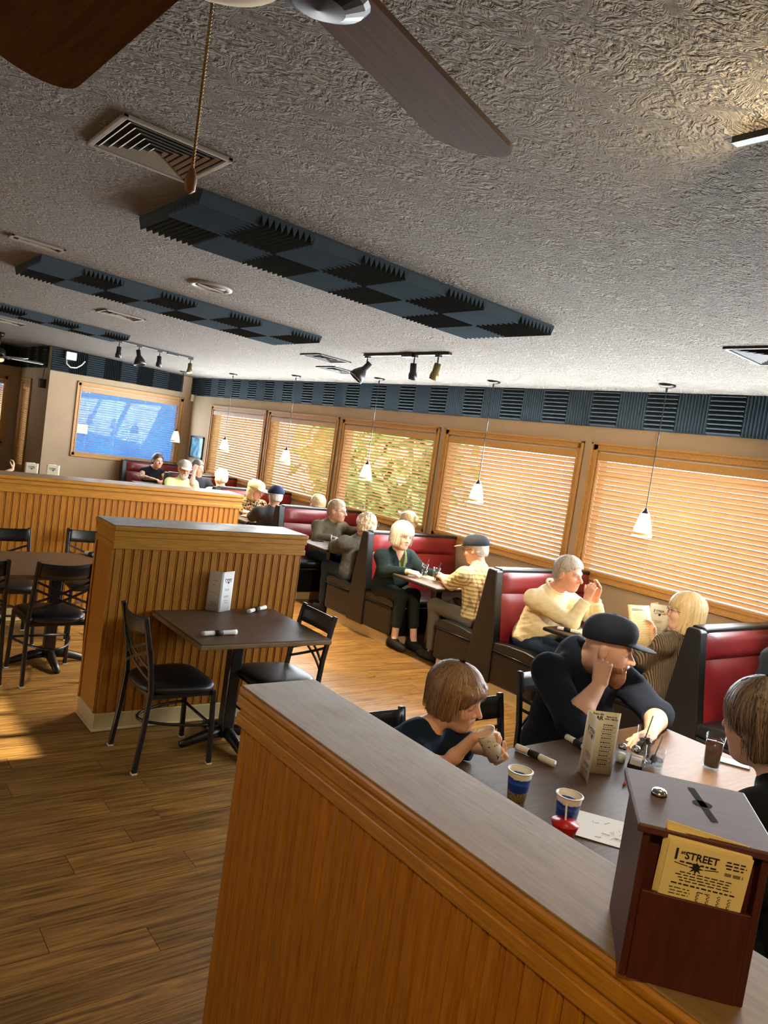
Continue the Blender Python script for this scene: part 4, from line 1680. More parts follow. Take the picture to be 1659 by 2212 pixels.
def strands(style, H, R, s, col, n, seed=1):
    """loose locks lying over the hair mass, from the crown down, as thin ribbons"""
    g = np.random.RandomState(seed)
    c0, c1 = np.array(col[0]), np.array(col[1])
    c2 = np.array(col[2]) if len(col) > 2 else c1
    cen = np.array((0, -.014, .038))
    rad = {'mop': (.0925, .1125, .101), 'bob': (.0935, .113, .101), 'shag': (.099, .117, .103), 'side': (.0935, .113, .101), 'short': (.0895, .1085, .0985)}[style]
    V, Q, C = [], [], []
    for i in range(n):
        ph = g.uniform(-math.pi, math.pi)                    # 0 = forward
        fr = abs(ph)
        if style == 'short':
            ze = .062 + .02 * g.rand() if fr < .9 else (.045 if fr < 1.6 else -.035) + .02 * g.rand()
        elif style == 'mop':
            ze = .054 - .026 * g.rand() if fr < 1.0 else (-.055 if fr < 1.7 else -.075) + .03 * g.rand()
        elif style == 'bob':
            ze = .045 - .022 * g.rand() if fr < 1.25 else -.125 + .03 * g.rand()
        elif style == 'shag':
            ze = .045 - .02 * g.rand() if fr < .8 else -.085 + .04 * g.rand()
        else:
            ze = .07 - .02 * g.rand() if fr < .7 else (-.02 if fr < 1.7 else -.08) + .035 * g.rand()
        off = 1 + .05 * g.rand()
        w = g.uniform(.0010, .0024)
        t0 = g.uniform(.08, 1.1)
        zt = cen[2]
        pts = []
        m = 7
        drift = g.normal() * .18
        z_a = cen[2] + rad[2] * math.cos(t0) * off
        for k in range(m):
            u = k / (m - 1)
            z = z_a + (ze - z_a) * u
            q = np.clip((z - cen[2]) / (rad[2] * off), -.0, .999)
            rr_ = math.sqrt(1 - max(q, 0) ** 2) * off
            if z < cen[2]:
                rr_ *= 1 - .9 * (cen[2] - z) * (.35 if style in ('bob', 'shag') else .9)
            a = ph + drift * u
            pts.append(cen + np.array((rr_ * rad[0] * math.sin(a), rr_ * rad[1] * math.cos(a), 0)) + np.array((0, 0, z - cen[2])))
        cc = c0 + (c1 - c0) * g.rand()
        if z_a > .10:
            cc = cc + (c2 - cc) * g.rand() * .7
        b0 = len(V)
        for k, pt in enumerate(pts):
            tn = np.array((math.cos(ph), -math.sin(ph), 0))
            ww = w * (1 - .75 * (k / (m - 1)) ** 2)
            V.append(pt - tn * ww)
            V.append(pt + tn * ww)
            C += [cc, cc]
        for k in range(m - 1):
            a = b0 + 2 * k
            Q.append((a, a + 1, a + 3, a + 2))
    V = H + (np.array(V) * s) @ R.T
    return V, np.array(Q), np.array(C)


def cap_mesh(H, R, s, res, col, brim=True, brimcol=None, tall=0.0, flat=False):
    F = Sdf()
    T = lambda p: H + R @ (np.array(p) * s)
    F.ell(T((0, -.014, .052)), np.array((.093, .111, .078 + tall)) * s, R, .01)
    F.ell(T((0, .046, .078 + tall)), np.array((.070, .056, .052)) * s, R, .03 * s)
    F.ell(T((0, -.02, .060 + tall)), np.array((.088, .100, .070)) * s, R, .03 * s)
    F.cap(T((0, -.014, .128 + tall)), T((0, -.014, .131 + tall)), .009 * s, None, .006)
    F.cut(T((0, 0, .040)), R @ np.array((0, .10, -1.0)))
    if brim:
        c, n = T((0, .115, .050)), np.array((.080, .074, .007)) * s
        F.ell(c, n, R @ np.array(Matrix.Rotation(-.04, 3, 'X')), .006)
    V, Q = F.mesh(res, lambda P: .0012 * wob(P, 60, 4))
    C = np.tile(np.array(col), (len(V), 1))
    if brimcol is not None:
        q = ((V - H) @ R) / s
        C[(q[:, 1] > .095) & (q[:, 2] < .062)] = brimcol
    return V, Q, C


def glasses(H, R, s, t, mat='black_metal'):
    mb = MB()
    T = lambda p: tuple(H + R @ (np.array(p) * s))
    for q in (-1, 1):
        ring = []
        for k in range(15):
            a = 2 * PI * k / 14
            ring.append(T((q * .033 + .023 * math.cos(a), .104 - .004 * abs(math.cos(a)), .004 + .017 * math.sin(a))))
        mb.tube(ring, .0014 * s, 5, caps=False)
        mb.tube([T((q * .056, .100, .010)), T((q * .078, .06, .010)), T((q * .080, -.01, .008)), T((q * .078, -.03, -.006))], .0016 * s, 5)
    mb.tube([T((-.010, .105, .008)), T((0, .108, .011)), T((.010, .105, .008))], .0014 * s, 5)
    return mb.obj('glasses', mat, t, smooth=True)


def person(label, loc, rz, sp):
    """seated figure; local frame: x to the person's right, y forward, z up, origin on the floor under the hips"""
    t = thing('person', label, 'person', loc, rz)
    s = sp.get('s', 1.0)
    res = sp.get('res', .009)
    A = lambda k, d: np.array(sp.get(k, d), float)
    hip = A('hip', (0, 0, .53))
    N = A('N', (0, .10, .94))
    H = A('H', (0, .17, 1.12))
    R = eul(*sp.get('hd', (0, 0, 0)))
    hs = sp.get('hs', 1.06)
    g = sp.get('g', 1.0)
    sw = sp.get('sw', .18)
    tw = sp.get('tw', 0.0)                                   # shoulders turned
    ud = (N - hip) / np.linalg.norm(N - hip)
    ex = np.array((math.cos(tw), math.sin(tw), 0))
    ey = np.cross(ud, ex)
    B = np.stack([ex, ey, ud], 1)
    Sh = {q: N + ex * q * sw - ud * sp.get('drop', .055) + ey * .0 for q in (1, -1)}
    arms = {1: sp.get('R'), -1: sp.get('L')}
    skin = np.array(sp['skin'])
    # ---- skin: one continuous figure
    F = Sdf()
    T = head_prims(F, H, R, hs, sp.get('jaw', 1.0), sp.get('nose', 1.0), sp.get('ears', True))
    nr = sp.get('neck', .052)
    F.cap(T((0, -.020, -.055)), N + ud * .01, nr, nr * 1.12, .03)
    F.cap(N, hip, .075, .08, .03)
    for q in (1, -1):
        F.cap(N, Sh[q], .045, .045, .03)
        a = arms[q]
        E, Wp = np.array(a['E'], float), np.array(a['W'], float)
        k = a.get('r', 1.0) * g ** .5
        F.cap(Sh[q], E, .045 * k, .037 * k, .02)
        mid = E + (Wp - E) * .3
        F.cap(E, mid, .036 * k, .039 * k, .02)
        F.cap(mid, Wp, .039 * k, .025 * k ** .5, .02)
        if 'f' in a:
            add_hand(F, Wp, a['f'], a['n'], q, a.get('hs', 1.0), a.get('curl', (.5, .7, .5)), a.get('spread', 0), a.get('thumb', (.6, .6, .35)), a.get('tcurl', .3), a.get('fing', (1, 1, 1, 1)))
    kn = sp.get('knees', [(.11, .42, .53), (-.11, .42, .53)])
    an = sp.get('ankles', [(.11, .40, .09), (-.11, .40, .09)])
    legs = sp.get('legs', True)
    for q, kk, aa in zip((1, -1), kn, an):
        if legs:
            hj = hip + np.array((q * .09, 0, 0))
            F.cap(hj, kk, .06, .045, .02)
            F.cap(kk, aa, .045, .034, .02)
            F.cap(np.array(aa) + (0, 0, -.01), np.array(aa) + (0, .06, -.045), .032, .026, .02)
    V, Q = F.mesh(res)
    C = skin_cols(V, H, R, hs, skin, sp.get('lips', skin * np.array([.85, .5, .5])), sp.get('brow'), sp.get('eye', 'open'))
    if 'paint' in sp:
        C = sp['paint'](V, C)
    np_obj('body', V, Q, 'skin', t, C)
    # ---- shirt
    G_ = Sdf()
    w = sw * .93
    G_.ell(hip + (N - hip) * .70, (w, .118 * g, .17), B, .05)
    G_.ell(hip + (N - hip) * .38, (.155 * g, .122 * g, .18), B, .06)
    G_.ell(hip + (N - hip) * .08, (.170 * g, .132 * g, .13), B, .06)
    if sp.get('belly'):
        G_.ell(hip + (N - hip) * .30 + ey * -.0 + np.array((0, .06, 0)), (.14 * g, .13 * g, .15), B, .06)
    if sp.get('bust'):
        for q in (1, -1):
            G_.ell(hip + (N - hip) * .62 + ex * q * .075 + ey * .085, (.07, .06, .075), B, .04)
    for q in (1, -1):
        a = arms[q]
        E, Wp = np.array(a['E'], float), np.array(a['W'], float)
        G_.cap(N - ud * .02, Sh[q], .052, .066 * g ** .5, .05)
        k = a.get('sr', 1.0) * g ** .5
        sl = sp.get('sleeve', 2.0)
        if sl <= 0:
            continue
        if sl < 1:
            e2 = Sh[q] + (E - Sh[q]) * sl
            G_.cap(Sh[q], e2, .068 * k, .066 * k, .04)
            G_.cut(e2, E - Sh[q], .12)
        else:
            G_.cap(Sh[q], E, .066 * k, .055 * k, .04)
            e2 = E + (Wp - E) * (sl - 1) * .97
            G_.cap(E, e2, .053 * k, (.053 - .016 * (sl - 1)) * k, .03)
            if np.linalg.norm(e2 - E) > .02:
                G_.cut(e2, Wp - E, .075)
    cr = sp.get('collar', .062)
    nd = T((0, -.020, -.055)) - N
    nd = nd / np.linalg.norm(nd)
    G_.cap(N - nd * .05, N + nd * .012, nr * 1.5, nr * 1.18 + .006, .05)
    G_.cap(N + nd * (.022 + cr) + np.array((0, sp.get('vneck', .012) * .5, 0)), N + nd * .22, cr, cr * 1.25, .010, 's')
    if sp.get('vdeep'):
        G_.cap(N + ud * .02 + ey * .07, N - ud * sp['vdeep'] + ey * .13, .05, .012, .01, 's')
    if sp.get('hem', True):
        G_.cut((0, 0, hip[2] - sp.get('hemd', .06)), (0, 0, -1))
    wr = sp.get('wr', .0035)

    def disp(P):
        return wr * wob(P, 26, sp.get('seed', 1)) + wr * .5 * wob(P * np.array((1, 1, 1.8)), 58, 7)
    V, Q = G_.mesh(max(res, .006), disp)
    sc = np.array(sp['shirt'])
    C = np.tile(sc, (len(V), 1))
    if 'pattern' in sp:
        C = sp['pattern'](V, C)
    np_obj('shirt', V, Q, sp.get('shirtmat', 'cloth'), t, C)
    if sp.get('collarband') is not None:
        mb = MB()
        c = N + ud * .035
        ring = [tuple(c + (ex * math.cos(a_) * 1.0 + ey * math.sin(a_) * 1.05) * (nr * 1.28) + ud * (.012 - .018 * math.sin(a_))) for a_ in np.linspace(0, 2 * PI, 25)]
        mb.tube(ring, .0115, 8, caps=False)
        mb.obj('collar', plain('collar_' + str(len(MATS)), tuple(sp['collarband']), .9), t, smooth=True)
    # ---- trousers
    if legs:
        P_ = Sdf()
        P_.ell(hip + (0, -.0, -.0), (.165 * g, .13 * g, .11), None, .05)
        for q, kk, aa in zip((1, -1), kn, an):
            kk, aa = np.array(kk, float), np.array(aa, float)
            hj = hip + np.array((q * .085, 0, -.0))
            P_.cap(hj, kk, .086 * g ** .5, .066, .04)
            e2 = kk + (aa - kk) * sp.get('trous', .95)
            P_.cap(kk, e2, .064, .054, .03)
            P_.cut(e2, aa - kk, .085)
        V, Q = P_.mesh(max(res, .008), lambda P: .003 * wob(P, 30, 9))
        np_obj('trousers', V, Q, 'cloth', t, np.tile(np.array(sp.get('pants', S(30, 36, 48))), (len(V), 1)))
        if sp.get('shoes'):
            for q, aa in zip((1, -1), an):
                aa = np.array(aa, float)
                K = Sdf()
                K.cap(aa + (0, -.045, -.04), aa + (0, .10, -.05), .040, .036, .03)
                K.cap(aa + (0, -.02, -.0), aa + (0, .02, -.03), .042, .04, .03)
                K.cap(aa + (q * .005, .12, -.052), aa + (q * .005, .16, -.056), .036, .030, .03)
                K.cut((0, 0, .004), (0, 0, -1))
                V, Q = K.mesh(.007)
                C = np.where((V[:, 2] < .026)[:, None], np.array(S(52, 54, 50)), np.array(sp['shoes']))
                np_obj('shoe', V, Q, 'cloth', t, C)
    # ---- hair, cap, beard, glasses
    hr = max(min(res, .006) * .8, .0035) if res < .008 else .0065
    if sp.get('hair'):
        V, Q, C = hair_mesh(sp['hair'], H, R, hs, hr, sp['haircol'], sp.get('seed', 1))
        if sp.get('locks'):
            V2, Q2, C2 = strands(sp['hair'], H, R, hs, sp['haircol'], sp['locks'], 5)
            Q = np.concatenate([Q, Q2 + len(V)])
            V = np.concatenate([V, V2])
            C = np.concatenate([C, C2])
        np_obj('hair', V, Q, 'hair', t, C)
    if sp.get('cap') is not None:
        V, Q, C = cap_mesh(H, R, hs, hr, sp['cap'], brimcol=sp.get('brimcol'), tall=sp.get('captall', 0))
        np_obj('cap', V, Q, 'cap_cloth', t, C)
    if sp.get('beard') is not None:
        K = Sdf()
        bl_ = sp.get('beardlen', 1.0)
        K.ell(T((0, .056, -.088 - .012 * (bl_ - 1))), np.array((.048, .042, .040 * bl_)) * hs, R, .02)
        K.ell(T((0, .040, -.060)), np.array((.062, .050, .036)) * hs, R, .02)
        K.cap(T((-.024, .090, -.046)), T((.024, .090, -.046)), .009 * hs, None, .012)
        K.ell(T((0, .098, -.061)), np.array((.020, .018, .006)) * hs, R, .004, 's')
        K.ell(T((0, .09, .0)), np.array((.075, .07, .042)) * hs, R, .012, 's')
        V, Q = K.mesh(hr, lambda P: .0032 * wob(P * np.array((1, 1, .3)), 300, 3, 7) + .0035 * wob(P, 90, 5))
        C = np.array(sp['beard']) * (1 + .5 * wob(V * np.array((1, 1, .3)), 300, 3, 7))[:, None]
        np_obj('beard', V, Q, 'hair', t, np.clip(C, 0, 1))
    if sp.get('glasses'):
        glasses(H, R, hs, t, sp['glasses'] if isinstance(sp['glasses'], str) else 'black_metal')
    return t, H, R, hs

# ---------------------------------------------------------------- people
SK = S(226, 178, 148)
SK2 = S(214, 160, 130)
SK3 = S(232, 190, 164)


def P_(label, base, facing, **sp):
    """world-space joints in, local joints out; facing -1 looks along -y, +1 along +y, or an angle"""
    rz = PI if facing == -1 else (0 if facing == 1 else facing)
    M = Matrix.Rotation(-rz, 3, 'Z')
    b = Vector((base[0], base[1], 0))

    def lp(p):
        return tuple(M @ (Vector(p) - b))

    def ld(d):
        return tuple(M @ Vector(d))
    for k in ('H', 'N', 'hip'):
        if k in sp:
            sp[k] = lp(sp[k])
    for k in ('knees', 'ankles'):
        if k in sp:
            sp[k] = [lp(p) for p in sp[k]]
    for k in ('R', 'L'):
        a = dict(sp[k])
        a['E'], a['W'] = lp(a['E']), lp(a['W'])
        if 'f' in a:
            a['f'], a['n'] = ld(a['f']), ld(a['n'])
        sp[k] = a
    return person(label, (base[0], base[1], 0), rz, sp)


# boy drinking from a white cup (his right side is toward us)
P_('boy in a navy tee drinking from a white cup', (2.0, 2.20), -1, res=.005, hs=1.07, H=(2.135, 2.135, 1.015), N=(2.03, 2.19, .845), hip=(1.98, 2.26, .52), sw=.135, g=.78, neck=.042,
   hd=(.36, -.16, .10), skin=S(236, 186, 154), lips=S(200, 110, 100), brow=S(150, 108, 76), eye='closed', jaw=.92, nose=.85,
   shirt=S(28, 44, 66), sleeve=.62, pants=S(40, 46, 56), hair='mop', locks=1800, haircol=(S(104, 74, 52), S(164, 128, 94), S(186, 156, 120)), drop=.035, collar=.038, vneck=.02,
   knees=[(1.92, 1.92, .52), (2.08, 1.92, .52)], ankles=[(1.92, 2.0, .12), (2.08, 2.0, .12)],
   R=dict(E=(1.985, 1.985, .825), W=(2.035, 1.915, .950), r=.76, hs=.80, f=(.75, -.35, .35), n=(.35, -.5, -.8), curl=(.6, .9, .6), thumb=(.5, .5, .7)),
   L=dict(E=(2.255, 2.02, .83), W=(2.185, 1.905, .865), r=.76, hs=.80, f=(-.55, -.55, .1), n=(-.4, .55, .8), curl=(.7, .9, .5), thumb=(.6, .4, .6)))

# bearded man in a navy cap, cheek on his fist
NAVY = S(26, 34, 48)
P_('bearded man in a navy cap resting his cheek on his fist', (3.30, 2.46), -1, res=.005, hs=1.16, H=(3.275, 2.27, 1.118), N=(3.285, 2.42, 1.035), hip=(3.33, 2.50, .52), sw=.245, g=1.48, neck=.072, belly=True,
   hd=(.50, -.08, -.07), skin=S(232, 184, 158), lips=S(190, 110, 100), brow=S(120, 80, 60), eye='closed', jaw=1.06,
   shirt=NAVY, sleeve=1.22, pants=S(30, 36, 46), cap=S(26, 32, 42), brimcol=S(22, 27, 36), captall=.020, beard=S(128, 84, 56), beardlen=1.5, drop=.065, collar=.080, wr=.006,
   knees=[(3.18, 2.05, .55), (3.45, 2.05, .55)], ankles=[(3.18, 2.0, .12), (3.45, 2.0, .12)],
   R=dict(E=(2.93, 2.16, .825), W=(3.10, 2.165, .995), r=1.25, sr=1.12, hs=1.12, f=(.12, .10, 1), n=(.85, .5, -.15), curl=(1.35, 1.5, .9), thumb=(.7, .2, .6), tcurl=.6),
   L=dict(E=(3.53, 2.10, .822), W=(3.27, 1.965, .80), r=1.12, sr=1.12, hs=1.06, f=(-1, -.15, -.05), n=(0, 0, -1), curl=(.3, .4, .3)))

# person with short dark hair seen from behind at the right edge
P_('person with short dark streaked hair seen from behind in black', (2.66, 0.94), 1, res=.006, hs=1.24, H=(2.655, 1.195, 1.205), N=(2.675, 1.10, 1.035), hip=(2.69, .92, .52), sw=.20, g=1.15, neck=.056,
   hd=(-.12, -.10, -.05), skin=S(226, 184, 158), brow=S(80, 60, 48), shirt=S(26, 30, 34), sleeve=2.0, hair='side', locks=1500, haircol=(S(44, 36, 34), S(98, 80, 66), S(176, 152, 122)),
   knees=[(2.78, 1.36, .53), (2.52, 1.36, .53)], ankles=[(2.78, 1.3, .1), (2.52, 1.3, .1)], drop=.06, collar=.07,
   R=dict(E=(2.98, 1.02, .78), W=(2.86, 1.16, .62), f=(-.6, .6, 0), n=(0, 0, -1)), L=dict(E=(2.46, 1.02, .78), W=(2.60, 1.16, .62), f=(.6, .6, 0), n=(0, 0, -1)))

# man in a cream pullover, hands clasped
P_('grey-haired man in a cream pullover with clasped hands', (5.08, 4.24), -1, res=.005, collarband=S(238, 222, 180), hs=1.16, H=(5.05, 3.995, 1.155), N=(5.06, 4.13, .985), hip=(5.08, 4.29, .53), sw=.20, g=1.22, neck=.062, belly=True,
   hd=(.10, -.06, .0), skin=S(226, 164, 136), lips=S(190, 110, 100), brow=S(150, 130, 112), jaw=1.05, nose=1.15,
   shirt=S(238, 222, 180), sleeve=1.93, pants=S(44, 62, 86), hair='short', locks=900, haircol=(S(128, 116, 100), S(214, 204, 188)), wr=.0085, collar=.066, drop=.07,
   knees=[(4.96, 3.86, .54), (5.2, 3.86, .54)], ankles=[(4.96, 3.84, .1), (5.2, 3.84, .1)],
   R=dict(E=(4.93, 3.80, .815), W=(4.995, 3.735, 1.02), r=1.0, sr=1.1, f=(.15, -.15, 1), n=(.95, .2, .1), curl=(.55, .9, .6)),
   L=dict(E=(5.26, 3.80, .815), W=(5.095, 3.73, 1.02), r=1.0, sr=1.1, f=(-.05, -.15, 1), n=(-.95, .2, .1), curl=(.25, .5, .4)))

# blonde woman in a grey sweater reading a menu
P_('blonde woman in a grey ribbed sweater holding up a menu', (4.98, 2.96), 1, res=.006, hs=1.12, H=(4.955, 2.88, 1.125), N=(4.97, 2.88, .96), hip=(4.99, 2.99, .53), sw=.175, g=1.02, neck=.048, bust=True,
   hd=(.66, .03, 0), skin=S(238, 196, 168), lips=S(204, 116, 108), brow=S(190, 160, 118), shirt=S(142, 126, 104), shirtmat='knit', sleeve=1.95, pants=S(40, 44, 54),
   hair='bob', locks=1300, haircol=(S(196, 164, 112), S(236, 212, 162)), glasses='bronze', wr=.006, drop=.06,
   knees=[(5.1, 3.38, .54), (4.88, 3.38, .54)], ankles=[(5.1, 3.36, .1), (4.88, 3.36, .1)],
   L=dict(E=(4.845, 3.04, .745), W=(4.93, 3.24, .80), sr=1.05, f=(.25, .55, .9), n=(.9, -.3, -.1), curl=(.5, .7, .5)),
   R=dict(E=(5.17, 3.06, .74), W=(5.155, 3.21, .84), sr=1.05, f=(-.1, .4, 1), n=(-.9, .1, .1), curl=(.3, .5, .4)))

# white-haired woman in a dark cardigan
P_('white-haired woman in a dark cardigan facing the aisle', (4.93, 6.16), -1, res=.005, hs=1.14, H=(4.86, 5.965, 1.112), N=(4.90, 6.07, .94), hip=(4.95, 6.19, .53), sw=.175, g=1.15, neck=.05, bust=True, belly=True,
   hd=(-.10, -.06, -.05), skin=S(236, 192, 166), lips=S(190, 100, 96), brow=S(170, 150, 130), shirt=S(26, 40, 42), sleeve=1.92, pants=S(38, 44, 42), trous=.72,
   hair='shag', locks=1100, haircol=(S(166, 152, 130), S(240, 230, 210)), drop=.06, hemd=.12, vdeep=.12, shoes=S(40, 42, 38),
   pattern=lambda V, C: np.where(((np.abs(V[:, 0]) < .045 + .02 * wob(V, 60, 2)) & (V[:, 1] > .03) & (V[:, 2] > .74))[:, None], np.array(S(120, 132, 84)) * (1 + .5 * wob(V, 200, 4))[:, None], C).clip(0, 1),
   knees=[(4.82, 5.80, .54), (5.0, 5.82, .54)], ankles=[(4.83, 5.82, .10), (4.98, 5.70, .10)],
   R=dict(E=(4.735, 6.02, .74), W=(4.82, 5.73, .80), sr=1.08, f=(.6, -.7, -.05), n=(.2, .2, -1), curl=(.6, .8, .6)),
   L=dict(E=(5.16, 5.90, .76), W=(5.12, 5.62, .80), sr=1.08, f=(-.2, -.9, .1), n=(-.1, 0, -1), curl=(.5, .8, .6)))


# man in plaid, seen from behind
def plaid(V, C):
    b = np.array(S(226, 206, 142))
    d = np.array(S(92, 86, 66))
    l = np.array(S(250, 244, 214))
    u = V[:, 0] + .55 * V[:, 1]
    w = V[:, 2]
    C = np.tile(b, (len(V), 1))
    for q, ph in ((u, 0), (w, .01)):
        m = (np.abs(((q + ph) / .036) % 1 - .5) < .13)
        C[m] = C[m] * .45 + d * .55
        m = (np.abs(((q + ph + .018) / .036) % 1 - .5) < .07)
        C[m] = C[m] * .5 + l * .5
    return C


P_('man in a yellow plaid shirt and trucker cap seen from behind', (5.06, 4.97), 1, res=.006, hs=1.10, H=(5.05, 5.10, 1.145), N=(5.05, 5.02, .985), hip=(5.05, 4.93, .52), sw=.19, g=1.08, neck=.056,
   hd=(.35, -.26, 0), skin=S(226, 170, 140), brow=S(140, 120, 100), shirt=S(226, 206, 142), pattern=plaid, sleeve=.92, pants=S(108, 104, 92), hair='thin', haircol=(S(170, 160, 146), S(206, 198, 186)),
   cap=S(44, 48, 56), brimcol=S(214, 190, 140), glasses=True, drop=.06, wr=.005, shoes=S(52, 52, 50), hemd=.14,
   knees=[(5.2, 5.40, .55), (4.92, 5.40, .55)], ankles=[(5.2, 5.36, .1), (4.93, 5.36, .1)],
   L=dict(E=(4.875, 5.20, .79), W=(4.99, 5.43, .81), f=(.4, .9, 0), n=(.2, 0, -1), curl=(.6, .8, .6)),
   R=dict(E=(5.26, 5.22, .80), W=(5.13, 5.45, .81), f=(-.3, .9, 0), n=(0, 0, -1)))

# woman in an olive top
P_('short-haired woman in an olive top looking to the window', (5.32, 8.06), -1, res=.008, hs=1.15, H=(5.35, 7.90, 1.108), N=(5.34, 7.98, .95), hip=(5.32, 8.10, .53), sw=.19, g=1.08, bust=True,
   hd=(.55, -.02, 0), skin=SK, brow=S(130, 100, 80), shirt=S(108, 102, 84), sleeve=1.95, shoes=S(40, 40, 42), pants=S(52, 66, 84), hair='short', haircol=(S(140, 112, 86), S(196, 170, 138)), glasses=True,
   knees=[(5.2, 7.70, .54), (5.44, 7.70, .54)], ankles=[(5.2, 7.68, .1), (5.44, 7.68, .1)],
   R=dict(E=(5.09, 7.90, .77), W=(5.20, 7.68, .80), f=(.6, -.8, 0), n=(0, 0, -1)), L=dict(E=(5.62, 8.0, .86), W=(5.86, 7.86, .92), f=(.6, -.3, .5), n=(-.3, -.7, .2)))
P_('person with curly grey hair in a grey jacket, back to the red booth', (4.98, 6.88), 1, res=.008, hs=1.12, H=(5.0, 6.80, 1.085), N=(4.99, 6.84, .93), hip=(4.99, 6.88, .52), sw=.20, g=1.15,
   hd=(-.1, -.10, 0), skin=SK2, brow=None, shirt=S(70, 72, 70), sleeve=1.95, shoes=S(40, 40, 42), pants=S(44, 52, 62), hair='curly', haircol=(S(128, 112, 94), S(206, 190, 168)), wr=.008, hemd=.14,
   knees=[(5.1, 7.26, .54), (4.88, 7.26, .54)], ankles=[(5.1, 7.24, .1), (4.88, 7.24, .1)],
   L=dict(E=(4.80, 7.04, .80), W=(4.92, 7.26, .80), sr=1.2, f=(.4, .9, 0), n=(0, 0, -1)), R=dict(E=(5.2, 7.04, .80), W=(5.08, 7.26, .80), sr=1.2, f=(-.4, .9, 0), n=(0, 0, -1)))
P_('woman with fair pinned-up hair by the window behind the red booth', (5.60, 6.90), 1, res=.009, hs=1.10, H=(5.60, 6.83, 1.15), N=(5.60, 6.86, .98), hip=(5.6, 6.9, .54),
   hd=(.2, 0, 0), skin=SK3, brow=None, shirt=S(120, 116, 108), pants=S(44, 52, 62), hair='updo', haircol=(S(170, 140, 98), S(226, 200, 150)),
   L=dict(E=(5.42, 7.08, .80), W=(5.5, 7.28, .80)), R=dict(E=(5.8, 7.08, .80), W=(5.7, 7.28, .80)),
   knees=[(5.7, 7.26, .54), (5.5, 7.26, .54)], ankles=[(5.7, 7.24, .1), (5.5, 7.24, .1)])


def leopard(V, C):
    n = wob(V, 95, 11, 6)
    C = np.tile(np.array(S(214, 178, 128)), (len(V), 1))
    C[np.abs(n) < .16] = S(40, 32, 26)
    C[n < -.42] = S(70, 54, 40)
    return C


P_('woman in a cream cap and leopard print top', (5.18, 9.98), -1, res=.009, hs=1.15, H=(5.19, 9.79, 1.108), N=(5.18, 9.88, .95), hip=(5.18, 10.0, .53), sw=.19, g=1.1, bust=True,
   hd=(.35, -.25, 0), skin=SK, brow=None, eye='closed', shirt=S(214, 178, 128), pattern=leopard, sleeve=1.4, pants=S(40, 44, 52), cap=S(236, 220, 172), hair='bob', haircol=(S(200, 176, 130), S(232, 212, 170)),
   R=dict(E=(4.98, 9.82, .78), W=(5.08, 9.58, .80), f=(.4, -.9, 0), n=(0, 0, -1)), L=dict(E=(5.42, 9.82, .78), W=(5.3, 9.58, .80), f=(-.4, -.9, 0), n=(0, 0, -1)),
   knees=[(5.08, 9.6, .54), (5.28, 9.6, .54)], ankles=[(5.08, 9.6, .1), (5.28, 9.6, .1)])
P_('man in a navy cap and grey shirt hunched at the booth end', (4.94, 8.82), 1, res=.009, hs=1.12, H=(4.96, 8.80, 1.135), N=(4.93, 8.80, .97), hip=(4.95, 8.82, .53), sw=.2, g=1.15,
   hd=(-.35, -.15, 0), skin=SK2, brow=None, shirt=S(72, 72, 70), sleeve=.9, pants=S(50, 56, 66), hair='thin', haircol=(S(180, 172, 160), S(220, 214, 204)), cap=S(34, 46, 70),
   L=dict(E=(4.74, 8.98, .82), W=(4.86, 9.2, .80), f=(.4, .9, 0), n=(0, 0, -1)), R=dict(E=(5.16, 9.0, .82), W=(5.05, 9.2, .80), f=(-.4, .9, 0), n=(0, 0, -1)),
   knees=[(5.06, 9.2, .54), (4.86, 9.2, .54)], ankles=[(5.06, 9.2, .1), (4.86, 9.2, .1)])
P_('fair-haired person by the window, only the crown showing over the booth', (5.5, 8.80), 1, res=.01, hs=1.1, H=(5.5, 8.62, 1.10), N=(5.5, 8.72, .95), hip=(5.5, 8.8, .53),
   hd=(0, 0, 0), skin=SK3, brow=None, shirt=S(150, 140, 120), hair='short', haircol=(S(196, 172, 124), S(234, 214, 170)),
   L=dict(E=(5.32, 8.98, .80), W=(5.42, 9.18, .80)), R=dict(E=(5.7, 8.98, .80), W=(5.6, 9.18, .80)), knees=[(5.6, 9.2, .54), (5.4, 9.2, .54)], ankles=[(5.6, 9.2, .1), (5.4, 9.2, .1)])
P_('white-haired person seen from behind in the far booth', (5.12, 10.72), 1, res=.01, hs=1.14, H=(5.11, 10.80, 1.165), N=(5.11, 10.76, 1.0), hip=(5.12, 10.72, .54),
   hd=(-.1, -.1, 0), skin=SK3, brow=None, shirt=S(206, 186, 158), hair='short', haircol=(S(210, 196, 168), S(246, 238, 218)),
   L=dict(E=(4.92, 10.9, .80), W=(5.02, 11.1, .80)), R=dict(E=(5.32, 10.9, .80), W=(5.2, 11.1, .80)), knees=[(5.22, 11.1, .54), (5.02, 11.1, .54)], ankles=[(5.22, 11.1, .1), (5.02, 11.1, .1)])
